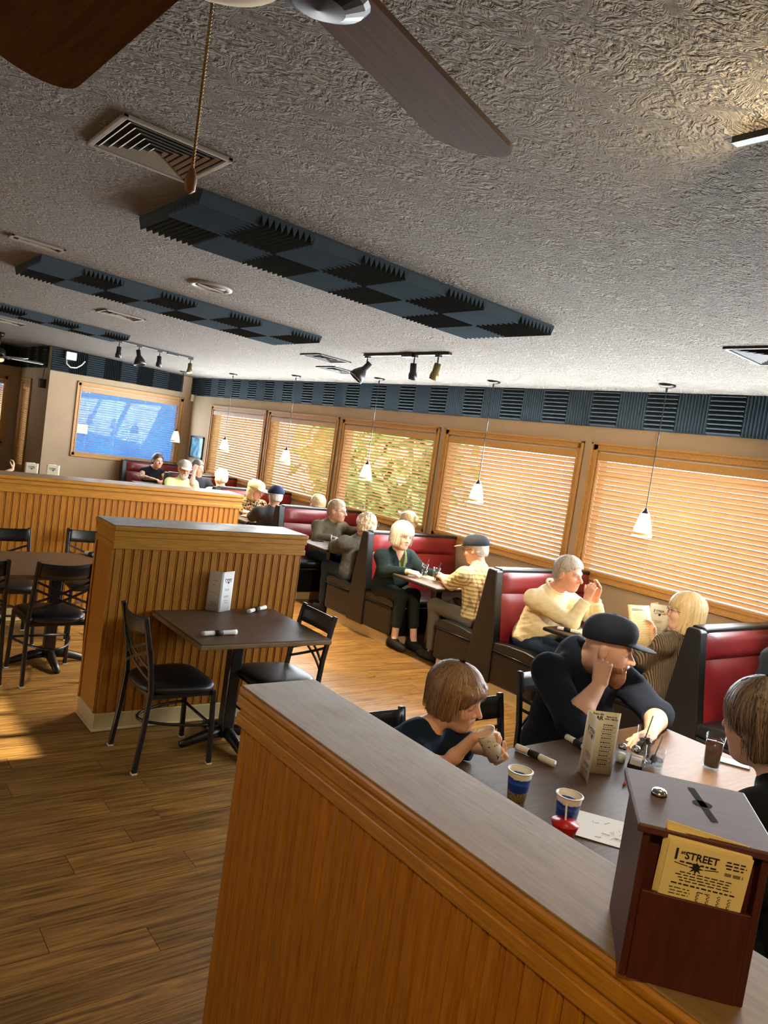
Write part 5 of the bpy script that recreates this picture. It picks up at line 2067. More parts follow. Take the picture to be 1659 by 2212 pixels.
P_('white-bearded man in a pale green polo and grey cap', (4.96, 11.93), -1, res=.009, hs=1.16, H=(4.95, 11.84, 1.165), N=(4.96, 11.90, .99), hip=(4.96, 11.95, .54), sw=.205, g=1.2, belly=True,
   hd=(-.15, -.22, 0), skin=S(226, 160, 134), brow=S(200, 190, 176), shirt=S(204, 222, 164), sleeve=.8, pants=S(60, 66, 76), hair='thin', haircol=(S(190, 184, 172), S(226, 220, 210)), cap=S(186, 180, 166), beard=S(226, 214, 200), glasses=True, collarband=S(204, 222, 164),
   R=dict(E=(4.74, 11.78, .80), W=(4.86, 11.56, .80), f=(.4, -.9, 0), n=(0, 0, -1)), L=dict(E=(5.18, 11.78, .80), W=(5.06, 11.56, .80), f=(-.4, -.9, 0), n=(0, 0, -1)),
   knees=[(4.86, 11.56, .54), (5.06, 11.56, .54)], ankles=[(4.86, 11.56, .1), (5.06, 11.56, .1)])
P_('dark-haired person propping the head beside the man in green', (5.28, 12.03), -1, res=.01, hs=1.08, H=(5.25, 12.02, 1.20), N=(5.27, 12.03, 1.03), hip=(5.3, 12.02, .56),
   hd=(.5, -.1, 0), skin=SK, brow=None, shirt=S(70, 70, 76), sleeve=.6, hair='short', haircol=(S(60, 52, 46), S(120, 112, 104)),
   R=dict(E=(5.10, 11.82, .95), W=(5.16, 11.92, 1.15), f=(.2, .2, 1), n=(.6, .6, 0)), L=dict(E=(5.5, 11.82, .84), W=(5.4, 11.62, .80)), knees=[(5.2, 11.6, .54), (5.4, 11.6, .54)], ankles=[(5.2, 11.6, .1), (5.4, 11.6, .1)])


def tattoo(V, C):
    m = (wob(V, 80, 5, 6) > .05) & (V[:, 0] > .13) & (V[:, 2] < .95)
    C[m] = C[m] * .45
    return C


P_('dark-haired woman in a black tank top with a tattooed arm', (5.22, 13.98), -1, res=.009, hs=1.12, H=(5.24, 13.80, 1.142), N=(5.21, 13.90, .985), hip=(5.2, 14.02, .54), sw=.18, bust=True,
   hd=(.10, -.05, 0), skin=SK2, brow=S(50, 36, 30), shirt=S(24, 24, 28), sleeve=0, paint=tattoo, hair='updo', haircol=(S(44, 32, 26), S(76, 56, 44)), collar=.08,
   R=dict(E=(4.98, 13.80, .82), W=(5.12, 13.58, .82), r=1.1, f=(.6, -.8, 0), n=(0, 0, -1)), L=dict(E=(5.42, 13.8, .80), W=(5.3, 13.56, .80), r=1.1, f=(-.6, -.8, 0), n=(0, 0, -1)),
   knees=[(5.1, 13.6, .54), (5.3, 13.6, .54)], ankles=[(5.1, 13.6, .1), (5.3, 13.6, .1)])

# someone in the booth at the right edge: dark sleeve
P_('person in a dark long-sleeved shirt cut by the right picture edge', (5.16, 2.34), -1, res=.01, hs=1.1, H=(5.32, 2.10, 1.20), N=(5.22, 2.24, 1.03), hip=(5.18, 2.36, .53), g=1.1, sw=.2,
   hd=(0, -.1, 0), skin=SK, brow=None, shirt=S(54, 62, 68), hair='short', haircol=(S(70, 60, 50), S(110, 96, 80)),
   R=dict(E=(4.93, 2.20, .82), W=(5.06, 1.95, .80), sr=1.3), L=dict(E=(5.5, 2.05, .8), W=(5.4, 1.82, .8)), knees=[(5.12, 1.9, .54), (5.36, 1.9, .54)], ankles=[(5.12, 1.9, .1), (5.36, 1.9, .1)])
# someone at the far left table, arm on the table at the picture edge
P_('person in a black sleeve cut by the left picture edge', (2.12, 12.15), -PI / 2, res=.01, hs=1.08, H=(2.10, 12.15, 1.18), N=(2.08, 12.15, 1.0), hip=(2.02, 12.15, .54),
   skin=SK, brow=None, shirt=S(22, 24, 30), sleeve=1.3, hair='short', haircol=(S(60, 50, 42), S(96, 80, 66)),
   R=dict(E=(2.28, 11.93, .80), W=(2.46, 12.06, .90), f=(.2, .3, 1), n=(-.8, .3, 0)), L=dict(E=(2.28, 12.37, .80), W=(2.44, 12.25, .80)), knees=[(2.42, 12.05, .54), (2.42, 12.25, .54)], ankles=[(2.42, 12.05, .1), (2.42, 12.25, .1)])

# ---------------------------------------------------------------- printed paper
def panel(parent, name, a, b, z0, hgt, mat='cream_paper', bow=0.0, lean=(0, 0)):
    """upright sheet between floor points a and b (world xy relative to parent)"""
    a, b = Vector((*a, 0)), Vector((*b, 0))
    d = (b - a)
    n = Vector((d.y, -d.x, 0)).normalized()

    def fn(u, v):
        p = a + d * u + n * (bow * math.sin(PI * u))
        return (p.x + lean[0] * v, p.y + lean[1] * v, z0 + hgt * v)
    return MB().grid(8, 2, fn).obj(name, mat, parent, smooth=True, solid=.0008)


def print_on(parent, name, parts, a, b, z0, hgt, mat='ink', lean=(0, 0), off=.0012, flip=False, bow=0.0):
    """flat lettering: parts = list of (verts2d, faces) in sheet coords u (0..1), v (0..1 of height) given in metres"""
    a, b = Vector((*a, 0)), Vector((*b, 0))
    d = b - a
    W_ = d.length
    dn = d / W_
    n = Vector((dn.y, -dn.x, 0)) * (-1 if flip else 1)
    mb = MB()
    for vs, fs in parts:
        out = []
        for (x, y, *_) in vs:
            v = y / hgt
            p = a + dn * x + Vector((lean[0] * v, lean[1] * v, 0)) + n * (off + bow * math.sin(PI * x / W_))
            out.append((p.x, p.y, z0 + y))
        mb.add(out, fs)
    return mb.obj(name, mat, parent)


def tx(body, size, x, y, sx=1.0):
    vs, fs = text_mesh(body, size)
    return [(p[0] * sx + x, p[1] + y, 0) for p in vs], fs


def bars(x0, x1, ys, h, seed=0, jag=.3, gap=True):
    """rows of tiny illegible print as dashes"""
    q = random.Random(seed)
    vs, fs = [], []
    for y in ys:
        x = x0 + (x1 - x0) * q.uniform(0, jag)
        e = x1 - (x1 - x0) * q.uniform(0, jag)
        while x < e:
            w = min(q.uniform(.004, .010), e - x)
            o = len(vs)
            vs += [(x, y, 0), (x + w, y, 0), (x + w, y + h, 0), (x, y + h, 0)]
            fs.append((o, o + 1, o + 2, o + 3))
            x += w + (.0022 if gap else 0)
    return vs, fs


def star(x, y, r):
    vs = [(x, y, 0)]
    for k in range(16):
        rr_ = r if k % 2 == 0 else r * .42
        vs.append((x + rr_ * math.sin(PI * k / 8), y + rr_ * math.cos(PI * k / 8), 0))
    return vs, [(0, 1 + k, 1 + (k + 1) % 16) for k in range(16)]


def logo(x, y, w):
    """1st Street logo: big words, a lozenge ribbon and a star badge"""
    s = w / .075
    return [tx('1', .030 * s, x - .033 * s, y + .002 * s, .9), tx('st', .010 * s, x - .023 * s, y + .008 * s), tx('STREET', .0195 * s, x + .008 * s, y + .003 * s, .86),
            bars(x - .026 * s, x + .034 * s, [y - .0115 * s], .0032 * s, 3, .02), star(x + .002 * s, y - .017 * s, .013 * s),
            ([(x - .034 * s, y - .014 * s, 0), (x - .012 * s, y - .017 * s, 0), (x - .012 * s, y - .0155 * s, 0), (x - .034 * s, y - .0125 * s, 0)], [(0, 1, 2, 3)]),
            ([(x + .016 * s, y - .017 * s, 0), (x + .038 * s, y - .014 * s, 0), (x + .038 * s, y - .0125 * s, 0), (x + .016 * s, y - .0155 * s, 0)], [(0, 1, 2, 3)])]


# menu standing on the front table
t = thing('folded_menu', 'open folded bar menu standing on the front table', 'menu', (2.46, 1.80, .76))
B0 = Vector((2.46, 1.80))
fold, free, right = Vector((2.617, 1.862)) - B0, Vector((2.538, 1.752)) - B0, Vector((2.735, 1.786)) - B0
panel(t, 'inside_page', fold, right, 0, .262)
panel(t, 'cover_page', fold, free, 0, .262, bow=-.010)
W1 = (right - fold).length
print_on(t, 'heading', [tx('From the', .012, .046, .250), tx('BAR', .024, .046, .233, 1.0), tx('Shake it Up', .0095, .103, .242), tx('With a Martini', .0095, .103, .232)], fold, right, 0, .262)
rows = [.205 - .0185 * i for i in range(10)]
print_on(t, 'list_titles', [bars(.072, .118, [r], .0042, 10 + i, .08) for i, r in enumerate(rows)] + [bars(.012, .045, [r], .003, 40 + i, .2) for i, r in enumerate(rows)], fold, right, 0, .262)
print_on(t, 'list_lines', [bars(.068, W1 - .012, [r - .006, r - .010], .0016, 70 + i, .1) for i, r in enumerate(rows)], fold, right, 0, .262, 'ink_soft')
Wc = (free - fold).length
print_on(t, 'logo', [*logo(Wc / 2, .195, .085), bars(.025, Wc - .025, [.105, .098, .09, .06, .053, .03], .003, 5, .2)], fold, free, 0, .262, off=.0016, bow=-.010)

# menu on the small table
t = thing('folded_menu', 'white folded menu standing on the small two-seat table', 'menu', (2.22, 4.50, .76))
B0 = Vector((2.22, 4.50))
al, af, ar = Vector((2.150, 4.530)) - B0, Vector((2.214, 4.462)) - B0, Vector((2.315, 4.508)) - B0
panel(t, 'left_page', al, af, 0, .262, 'white_paper')
panel(t, 'right_page', af, ar, 0, .262, 'white_paper')
Wa = (ar - af).length
print_on(t, 'logo', [*logo(Wa * .54, .205, .07), bars(.03, Wa - .03, [.145, .138, .10, .093, .07, .055], .0026, 8, .2)], af, ar, 0, .262)
wl = (af - al).length
print_on(t, 'list_lines', [bars(.02, wl - .02, [.06, .053, .046, .04, .03], .0022, 12, .2), bars(.03, wl - .03, [.17, .12, .20], .0026, 13, .3)], al, af, 0, .262, 'ink_soft')

# standing menu by the window on the cream man's table
t = thing('folded_menu', 'cream menu with logo standing by the window before the blonde woman', 'menu', (5.60, 3.46, .757))
p0, p1 = Vector((-.075, .055)), Vector((.055, -.045))
panel(t, 'front_page', p0, p1, 0, .275)
panel(t, 'back_page', p0, Vector((.09, .09)), 0, .275)
W2 = (p1 - p0).length
print_on(t, 'logo', [*logo(W2 / 2, .215, .10), bars(.045, W2 - .045, [.14, .132, .124], .0028, 3, .2), bars(.05, W2 - .05, [.085, .075, .065, .04], .0024, 4, .2)], p0, p1, 0, .275)

# menu in the blonde woman's hands
t = thing('held_menu', 'laminated menu held up by the blonde woman', 'menu', (5.04, 3.155, .79))
a_, b_2 = Vector((-.10, .07)), Vector((.12, .03))
ln = (.02, .12)
panel(t, 'page', a_, b_2, -.02, .30, 'tan_paper', lean=ln, bow=.012)
print_on(t, 'heading', [bars(.03, .16, [.27, .262], .005, 1, .25)], a_, b_2, -.02, .30, 'ink', ln, .0015, bow=.012)
print_on(t, 'list_lines', [bars(.02, .20, [.245 - .0115 * i for i in range(20)], .0026, 2, .25)], a_, b_2, -.02, .30, 'ink_soft', ln, .0015, bow=.012)

# tent cards on the far table
for (x, y, l_) in ((2.70, 12.0, 'white menu card standing on the far left table, leftmost'), (3.0, 12.02, 'white menu card half hidden behind the long half wall')):
    t = thing('menu_card', l_, 'menu', (x, y, .76), 0, 'far menu cards')
    panel(t, 'front_page', (-.085, .03), (.085, -.03), 0, .26)
    panel(t, 'back_page', (-.085, .03), (.06, .09), 0, .26)
    print_on(t, 'logo', logo(.09, .20, .10), (-.085, .03), (.085, -.03), 0, .26)


# ---------------------------------------------------------------- napkin rolls
def napkin(label, p0, p1, z=.76):
    a, b = Vector((*p0, 0)), Vector((*p1, 0))
    c = (a + b) / 2
    d = b - a
    Ln = d.length
    t = thing('napkin_roll', label, 'napkin roll', (c.x, c.y, z), math.atan2(d.y, d.x), 'napkin rolls')
    q = random.Random(int(c.x * 1000))
    path, rad = [], []
    for k in range(13):
        u = k / 12
        path.append((-Ln / 2 + Ln * u, .0025 * math.sin(5 * u), .0155))
        rad.append(.0125 + .003 * abs(u - .45) + q.uniform(-.0008, .0008))
    MB().tube(path, rad, 12).obj('napkin', 'napkin', t, smooth=True)
    MB().tube([(-.03, 0, .0158), (.02, 0, .0158)], .0150, 14).obj('paper_band', 'ink', t, smooth=True)
    MB().tube([(Ln / 2 - .01, 0, .014), (Ln / 2 + .012, .002, .012)], .004, flat=(.014, .002)).obj('knife_tip', 'chrome', t)


napkin('napkin roll on the front table by the boy', (2.515, 2.115), (2.545, 1.925))
napkin('napkin roll on the front table by the bearded man', (2.86, 2.125), (2.83, 1.95))
napkin('napkin roll at the front edge of the small table', (1.87, 3.94), (2.09, 3.955))
napkin('napkin roll at the back of the small table by the half wall', (2.40, 4.41), (2.58, 4.52))
napkin('napkin roll on the left table near its front', (1.80, 5.70), (1.93, 5.86))
napkin('napkin roll at the far corner of the left table', (1.95, 6.20), (1.90, 6.34))
napkin('napkin roll at the aisle corner of the cream man\'s table', (4.77, 3.80), (4.86, 3.66), .757)


# ---------------------------------------------------------------- cups and glasses
def cup_mat(name, kind):
    m, t, b = newmat(name)
    b.inputs['Roughness'].default_value = .35
    tc = t.nodes.new('ShaderNodeTexCoord')
    sp = t.nodes.new('ShaderNodeSeparateXYZ')
    L(t, tc.outputs['Object'], sp.inputs[0])
    n = t.nodes.new('ShaderNodeTexNoise')
    n.inputs['Scale'].default_value = 55
    n.inputs['Detail'].default_value = 3
    L(t, tc.outputs['Object'], n.inputs['Vector'])
    if kind == 'blue':
        r = t.nodes.new('ShaderNodeValToRGB')
        r.color_ramp.interpolation = 'CONSTANT'
        e = r.color_ramp.elements
        e[0].position, e[0].color = 0, (*S(240, 236, 226), 1)
        e[1].position, e[1].color = .05, (*S(196, 180, 130), 1)
        for p, c in ((.40, (30, 74, 186)), (.62, (58, 110, 214)), (.70, (34, 80, 196)), (.80, (240, 236, 226))):
            q = e.new(p)
            q.color = (*S(*c), 1)
        ml = t.nodes.new('ShaderNodeMath')
        ml.operation = 'MULTIPLY_ADD'
        ml.inputs[1].default_value = 1 / .125
        nn = t.nodes.new('ShaderNodeMath')
        nn.operation = 'MULTIPLY_ADD'
        nn.inputs[1].default_value = .12
        nn.inputs[2].default_value = -.06
        L(t, n.outputs[0], nn.inputs[0])
        L(t, sp.outputs[2], ml.inputs[0])
        L(t, nn.outputs[0], ml.inputs[2])
        L(t, ml.outputs[0], r.inputs[0])
        # dark drawn skyline in the lower part
        n2 = t.nodes.new('ShaderNodeTexVoronoi')
        n2.inputs['Scale'].default_value = 130
        n2.feature = 'DISTANCE_TO_EDGE'
        L(t, tc.outputs['Object'], n2.inputs['Vector'])
        lt = t.nodes.new('ShaderNodeMath')
        lt.operation = 'LESS_THAN'
        lt.inputs[1].default_value = .055
        L(t, n2.outputs['Distance'], lt.inputs[0])
        zz = t.nodes.new('ShaderNodeMath')
        zz.operation = 'LESS_THAN'
        zz.inputs[1].default_value = .050
        L(t, sp.outputs[2], zz.inputs[0])
        z2 = t.nodes.new('ShaderNodeMath')
        z2.operation = 'GREATER_THAN'
        z2.inputs[1].default_value = .012
        L(t, sp.outputs[2], z2.inputs[0])
        mm = t.nodes.new('ShaderNodeMath')
        mm.operation = 'MULTIPLY'
        L(t, lt.outputs[0], mm.inputs[0])
        L(t, zz.outputs[0], mm.inputs[1])
        m3 = t.nodes.new('ShaderNodeMath')
        m3.operation = 'MULTIPLY'
        L(t, mm.outputs[0], m3.inputs[0])
        L(t, z2.outputs[0], m3.inputs[1])
        mx = t.nodes.new('ShaderNodeMix')
        mx.data_type = 'RGBA'
        L(t, m3.outputs[0], mx.inputs[0])
        L(t, r.outputs[0], mx.inputs[6])
        mx.inputs[7].default_value = (*S(70, 60, 42), 1)
        L(t, mx.outputs[2], b.inputs['Base Color'])
    else:
        n2 = t.nodes.new('ShaderNodeTexNoise')
        n2.inputs['Scale'].default_value = 75
        n2.inputs['Detail'].default_value = 1
        L(t, tc.outputs['Object'], n2.inputs['Vector'])
        r = t.nodes.new('ShaderNodeValToRGB')
        r.color_ramp.interpolation = 'CONSTANT'
        e = r.color_ramp.elements
        e[0].position, e[0].color = 0, (*S(244, 240, 230), 1)
        e[1].position, e[1].color = .69, (*S(60, 50, 50), 1)
        q = e.new(.28)
        q.color = (*S(244, 240, 230), 1)
        e[0].color = (*S(190, 150, 40), 1)
        L(t, n2.outputs[0], r.inputs[0])
        L(t, r.outputs[0], b.inputs['Base Color'])
    return m


cup_mat('cup_print_blue', 'blue')
cup_mat('cup_print_white', 'white')
plain('clear_liquid', S(210, 214, 216), .1)
plain('red_plastic', S(190, 34, 36), .35)


def cup(label, loc, mat, h=.125, rt_=.044, rb=.031, M=None, liquid=True):
    t = thing('paper_cup', label, 'cup', loc, 0, 'kids cups')
    M = M or Matrix()
    pr = [(0, 0), (rb, 0), (rb + (rt_ - rb) * .8, h * .8), (rt_, h * .985)]
    body = MB().lathe(pr + [(rt_ - .002, h * .985), (rb + (rt_ - rb) * .8 - .002, h * .8), (rb - .002, .003), (0, .003)], 32).xf(M).obj('cup_body', mat, t, smooth=True)
    MB().lathe([(rt_ - .002, h * .98), (rt_ + .003, h * .975), (rt_ + .0035, h * .992), (rt_ + .001, h), (rt_ - .003, h)], 32, closed=True).xf(M).obj('rim', 'cup_white', t, smooth=True)
    if liquid:
        MB().lathe([(0, h * .72), (rb + (rt_ - rb) * .7, h * .72), (rb + (rt_ - rb) * .7, h * .715), (0, h * .715)], 24).xf(M).obj('drink', 'clear_liquid', t)
    return t


cup('blue printed cup standing nearest the boy', (2.128, 1.752, .76), 'cup_print_blue')
c2 = cup('blue printed cup behind the red straw cup', (2.150, 1.545, .76), 'cup_print_blue')
ax = Vector((-.02, .06, 1.0)).normalized()
top, bot = Vector((2.064, 1.897, .982)), Vector((2.122, 1.868, .880))
zax = (top - bot).normalized()
M = zax.to_track_quat('Z', 'Y').to_matrix().to_4x4()
cup('white printed cup tilted in the boy\'s hands', tuple(bot), 'cup_print_white', h=.118, rt_=.037, rb=.030, M=M, liquid=False)
t = thing('straw_cup', 'red plastic cup lid with a white straw behind the half wall', 'cup', (2.088, 1.500, .76))
MB().lathe([(0, .0), (.032, 0), (.042, .045), (.046, .055), (.046, .06), (.0, .066)], 28).obj('lidded_cup', 'red_plastic', t, smooth=True)
MB().tube([(.0, .0, .06), (.012, .016, .115)], .0035, 8).obj('straw', 'cup_white', t)

panemat('thin_glass', (.93, .95, .96), .06)
panemat('wine_pale', (.92, .86, .5), .05)
panemat('water', (.90, .93, .95), .05)
panemat('ice_clear', (.86, .9, .94), .2)


def tumbler(label, loc, h, r0, r1, fill=None, straw=True, fmat='water', ice=6, seed=1, thin=False):
    t = thing('drinking_glass', label, 'glass', loc, 0, 'drinking glasses')
    th = .0028
    MB().lathe([(0, 0), (r0, 0), (r1, h), (r1 - th, h), (r0 - th * .6, .012), (0, .012)], 28).obj('glass', 'thin_glass', t, smooth=True)
    if fill:
        q = fill
        rf = r0 + (r1 - r0) * q - th
        MB().lathe([(0, .0135), (r0 - th, .0135), (rf, h * q), (0, h * q)], 24).obj('drink', fmat, t, smooth=True)
    g = random.Random(seed)
    for k in range(ice):
        z = h * (fill or .4) * g.uniform(.55, 1.0)
        rr_ = (r0 + (r1 - r0) * z / h) * .55
        a = g.uniform(0, 6.28)
        s = .011
        MB().box(-s, s, -s, s, -s, s).xf(Matrix.Translation((rr_ * math.cos(a), rr_ * math.sin(a), z)) @ Matrix.Rotation(g.uniform(0, 3), 4, (g.random(), g.random(), g.random()))).obj('ice_cube', 'ice_clear', t, bevel=.003)
    if straw:
        a = g.uniform(.4, .9)
        MB().tube([(-r0 * .5, 0, .015), (r1 * .75 + .02, .01, h + .045)], .0032, 8).obj('straw', 'black_matte', t, smooth=True)
    return t


tumbler('tall ice water glass with a black straw before the bearded man', (3.10, 1.885, .76), .125, .033, .041, .7, seed=3)
tumbler('short rocks glass with a slanting black straw beside the shakers', (3.02, 1.775, .76), .082, .038, .044, .45, seed=4, fmat='water')
tumbler('tall glass of dark cola with ice before the dark-haired person', (3.295, 1.665, .76), .155, .034, .042, .82, straw=False, fmat='cola', seed=5)
tumbler('water tumbler with a straw nearest the white-haired woman', (4.99, 5.70, .757), .135, .032, .041, .75, seed=6)
tumbler('water tumbler with a straw on the plaid man\'s side', (4.98, 5.51, .757), .135, .032, .041, .75, seed=7)
tumbler('water tumbler on the olive-topped woman\'s table', (4.93, 7.28, .757), .135, .032, .041, .75, seed=8)
tumbler('water tumbler before the blonde woman at the window', (5.42, 3.60, .757), .135, .032, .041, .6, seed=9)
tumbler('small water glass on the cream-capped woman\'s table', (5.16, 9.42, .757), .13, .032, .040, .7, seed=10, ice=3)
t = thing('wine_glass', 'wine glass with pale wine on the olive-topped woman\'s table', 'glass', (5.20, 7.16, .757))
MB().lathe([(0, 0), (.033, 0), (.032, .003), (.005, .008), (.004, .08), (.02, .095), (.037, .125), (.039, .16), (.033, .20), (.0315, .20), (.037, .16), (.035, .127), (.018, .099), (0, .09)], 28).obj('bowl', 'thin_glass', t, smooth=True)
MB().lathe([(0, .0995), (.017, .102), (.033, .127), (.0345, .14), (0, .14)], 24).obj('wine', 'wine_pale', t, smooth=True)

# shakers in a caddy with sugar packets
t = thing('shaker', 'left glass salt shaker with a chrome cap beside the menu', 'shaker', (2.905, 1.862, .76), 0, 'shakers')
def shaker(t, fill):
    MB().lathe([(0, 0), (.020, 0), (.022, .01), (.021, .05), (.017, .062), (0, .062)], 20).obj('jar', 'thin_glass', t, smooth=True)
    MB().lathe([(0, .002), (.019, .004), (.019, .04), (0, .04)], 16).obj('filling', fill, t, smooth=True)
    MB().lathe([(.0185, .06), (.019, .074), (.012, .083), (0, .085)], 20).obj('cap', 'chrome', t, smooth=True)
shaker(t, 'white_paper')
t = thing('shaker', 'right glass pepper shaker with a chrome cap beside the menu', 'shaker', (2.945, 1.822, .76), 0, 'shakers')
plain('pepper', S(120, 110, 96), .8)
shaker(t, 'pepper')
t = thing('sugar_caddy', 'dark caddy of coloured sugar packets behind the box', 'caddy', (2.885, 1.775, .76), .5)
MB().box(-.05, .05, -.03, .03, 0, .006).box(-.05, -.045, -.03, .03, 0, .04).box(.045, .05, -.03, .03, 0, .04).box(-.05, .05, -.03, -.025, 0, .04).box(-.05, .05, .025, .03, 0, .04).obj('tray', 'black_matte', t)
for k, c in enumerate(((236, 236, 236), (120, 180, 220), (236, 220, 120), (236, 236, 236), (236, 160, 180), (120, 180, 220), (236, 236, 236), (236, 220, 120))):
    nm = 'packet_%d_%d_%d' % c
    if nm not in MATS:
        plain(nm, S(*c), .6)
    MB().box(-.040 + .010 * k, -.0375 + .010 * k, -.022, .022, .008, .062).obj('sugar_packet', nm, t)

# crayon, crumbs, drawing sheet, phone
plain('crayon_red', S(190, 66, 60), .5)
o = tag(MB().tube([(-.03, 0, .005), (.022, 0, .005), (.03, 0, .005)], [.0045, .0045, .0015], 8).obj('crayon', 'crayon_red', None, smooth=True), 'red crayon lying on the front table beside the box', 'crayon')
o.location, o.rotation_euler = (2.72, 1.705, .76), (0, 0, .4)
o = tag(MB().tube([(-.028, 0, .005), (.02, 0, .005), (.028, 0, .005)], [.0045, .0045, .0015], 8).obj('crayon', 'crayon_red', None, smooth=True), 'red crayon on the table right of the first blue cup', 'crayon')
o.location, o.rotation_euler = (2.19, 1.785, .76), (0, 0, 1.1)
t = thing('drawing_sheet', 'white drawing sheet with pencil marks on the front table', 'paper', (2.30, 1.455, .76), .62)
MB().grid(6, 6, lambda u, v: (-.10 + .215 * u, -.14 + .28 * v, .0012 + .004 * (1 - u) * v * v)).obj('sheet', 'white_paper', t, solid=.0006)
mb = MB()
q = random.Random(4)
for k in range(14):
    x, y = q.uniform(-.07, .06), q.uniform(-.05, .09)
    a = q.uniform(0, 6.28)
    l_ = q.uniform(.012, .03)
    mb.tube([(x, y, .0042), (x + l_ * math.cos(a), y + l_ * math.sin(a), .0042)], .0007, 4)
mb.obj('pencil_marks', 'ink_soft', t)


def phone(label, loc, rz, screen):
    t = thing('phone', label, 'phone', loc, rz)
    MB().box(-.036, .036, -.075, .075, 0, .008).obj('case', 'black_matte', t, bevel=.004)
    MB().box(-.033, .033, -.071, .071, .008, .0085).obj('screen', screen, t)


plain('screen_lit', S(200, 225, 235), .15, emit=S(200, 225, 240), es=.6)
plain('screen_dark', S(30, 32, 38), .08)
phone('phone with a pale lit screen beside the cola glass', (3.47, 1.66, .76), .5, 'screen_lit')
phone('dark phone lying on the olive-topped woman\'s table', (4.96, 7.66, .757), 1.2, 'screen_dark')

# placemats / open menus and plates on the booth tables
for (x, y, a, l_, m_) in ((5.08, 5.62, .1, 'tan paper menu on the white-haired woman\'s table', 'tan_paper'), (5.12, 5.32, .2, 'tan paper menu under the plaid man\'s arms', 'tan_paper'),
                          (5.00, 3.62, .15, 'tan paper menu under the cream man\'s elbows', 'tan_paper'), (4.98, 7.20, .2, 'white napkin lying on the olive-topped woman\'s table', 'white_paper')):
    o = tag(MB().grid(4, 4, lambda u, v: (-.10 + .2 * u, -.14 + .28 * v, .001 + .003 * u * v)).obj('paper_menu', m_, None, solid=.0008), l_, 'paper', 'papers on the booth tables')
    o.location, o.rotation_euler = (x, y, .758), (0, 0, a)
plain('food', S(196, 150, 80), .6, bump=.6, bscale=60, var=.3, vscale=30)
for (x, y, l_) in ((5.0, 9.50, 'white plate of food before the cream-capped woman'), (4.96, 9.25, 'white plate of food before the navy-capped man')):
    t = thing('dinner_plate', l_, 'plate', (x, y, .757), 0, 'plates of food')
    MB().lathe([(0, 0), (.07, 0), (.12, .014), (.118, .017), (.07, .005), (0, .005)], 28).obj('plate', 'cup_white', t, smooth=True)
    F = Sdf()
    for k in range(7):
        F.cap((.05 * math.cos(k * 2.4), .05 * math.sin(k * 2.4), .018), (.03 * math.cos(k * 2.4 + 1), .03 * math.sin(k * 2.4 + 1), .03), .02, .016, .012)
    V, Q = F.mesh(.008, lambda P: .003 * wob(P, 120, 3))
    np_obj('food', V, Q, 'food', t)

# ---------------------------------------------------------------- suggestion box with comment cards
t = thing('suggestion_box', 'dark mahogany suggestion box with slotted lid on the near half wall', 'suggestion box', (1.124, .578, 1.24), -.863)
hw = .086
hb = .222
MB().box(-hw, -hw + .011, -.09, .09, 0, hb).obj('side_panel', 'mahogany_v', t, bevel=.002)
MB().box(hw - .011, hw, -.09, .09, 0, hb).obj('side_panel', 'mahogany_v', t, bevel=.002)
MB().box(-hw + .011, hw - .011, -.066, -.056, 0, hb).obj('front_panel', 'mahogany_v', t)
MB().box(-hw + .011, hw - .011, .079, .09, 0, hb).box(-hw + .011, hw - .011, -.056, .079, 0, .01).obj('back_panel', 'mahogany_v', t)
MB().box(-hw + .011, hw - .011, -.092, -.084, 0, .136).obj('pocket_front', 'mahogany_v', t, bevel=.002)
lid = MB().box(-.096, .096, -.100, .118, hb, hb + .013).obj('lid', 'mahogany', t, bevel=.003)
sl = MB()
zt = hb + .0134
s1, s2 = Vector((.006, .085)), Vector((.020, -.035))
dv = (s2 - s1).normalized()
nv = Vector((-dv.y, dv.x))
w_ = .0055
poly = [s1 + nv * w_, s1 - nv * w_, s2 - nv * w_, s2 + nv * w_]
sl.add([(p.x, p.y, zt) for p in poly], [(0, 1, 2, 3)])
mid = (s1 + s2) / 2
ring = [(mid.x + .015 * math.cos(2 * PI * k / 20), mid.y + .012 * math.sin(2 * PI * k / 20), zt) for k in range(20)]
sl.add(ring, [tuple(range(20))])
sl.obj('coin_slot', 'void', lid)
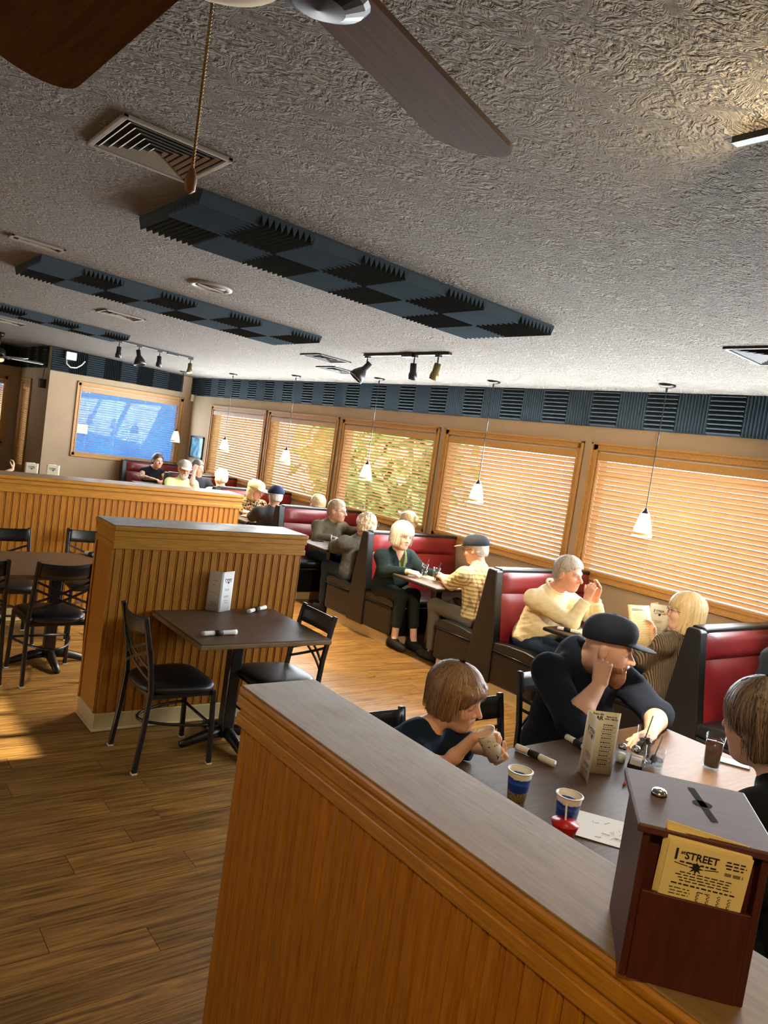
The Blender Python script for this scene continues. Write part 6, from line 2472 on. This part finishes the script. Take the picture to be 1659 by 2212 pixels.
lk = MB().lathe([(0, 0), (.0125, 0), (.0125, .004), (.0095, .008), (0, .008)], 24, (-.052, .025, hb + .013)).obj('lock', 'chrome', lid, smooth=True)
MB().box(-.0545, -.0495, .0235, .0265, hb + .021, hb + .0215).obj('keyhole', 'void', lid)
plain('card', S(232, 214, 150), .75)
st = thing('comment_card', 'front comment card with printed logo in the box pocket', 'comment card', (1.124, .578, 1.24), -.863, 'comment cards in the box pocket')
cards = []
for k in range(7):
    if k == 0:
        cc = st
    else:
        cc = thing('comment_card', ['second','third','fourth','fifth','sixth','rearmost'][k - 1] + ' blank cream comment card behind the printed front card', 'comment card', (1.124, .578, 1.24), -.863, 'comment cards in the box pocket')
    y0 = -.082 + .0022 * k
    ln_ = -.020 - .0012 * k + (.0 if k else -.003)
    dz = .0016 * k * (1 if k < 6 else 1.4)
    dx = -.001 * k
    x0, x1 = -.052 + dx, .060 + dx
    z0, z1 = .10, .222 + dz
    tw_ = .002 * k
    MB().add([(x0, y0, z0), (x1, y0, z0), (x1, y0 + ln_, z1), (x0, y0 + ln_, z1 + tw_)], [(0, 1, 2, 3)]).obj('card_sheet', 'card', cc, solid=.0016)
Wk, Hk = .112, .122


def on_card(parts, name, mat='ink'):
    mb = MB()
    for vs, fs in parts:
        mb.add([(-.052 + x, -.082 - .0232 * (y / Hk) - .0014, .10 + y) for (x, y, *_) in vs], fs)
    mb.obj(name, mat, st)


on_card(logo(.040, .103, .062), 'logo')
on_card([bars(.078, .106, [.109, .104, .099], .0022, 3, .15)], 'note')
on_card([bars(.078, .106, [.088], .005, 5, .1)], 'signature', 'ink_soft')
on_card([bars(.014, .100, [.078, .0735, .069, .0645], .0016, 6, .12), bars(.012, .102, [.058], .0024, 7, .05), bars(.010, .042, [.051, .046, .041], .0014, 9, .15), bars(.05, .066, [.0515], .0014, 10, .1)], 'text_lines')
on_card([tx('C', .0062, .052 + .014 * i, .0505 - .0058 * j) for i in range(4) for j in range(3)], 'tick_boxes')
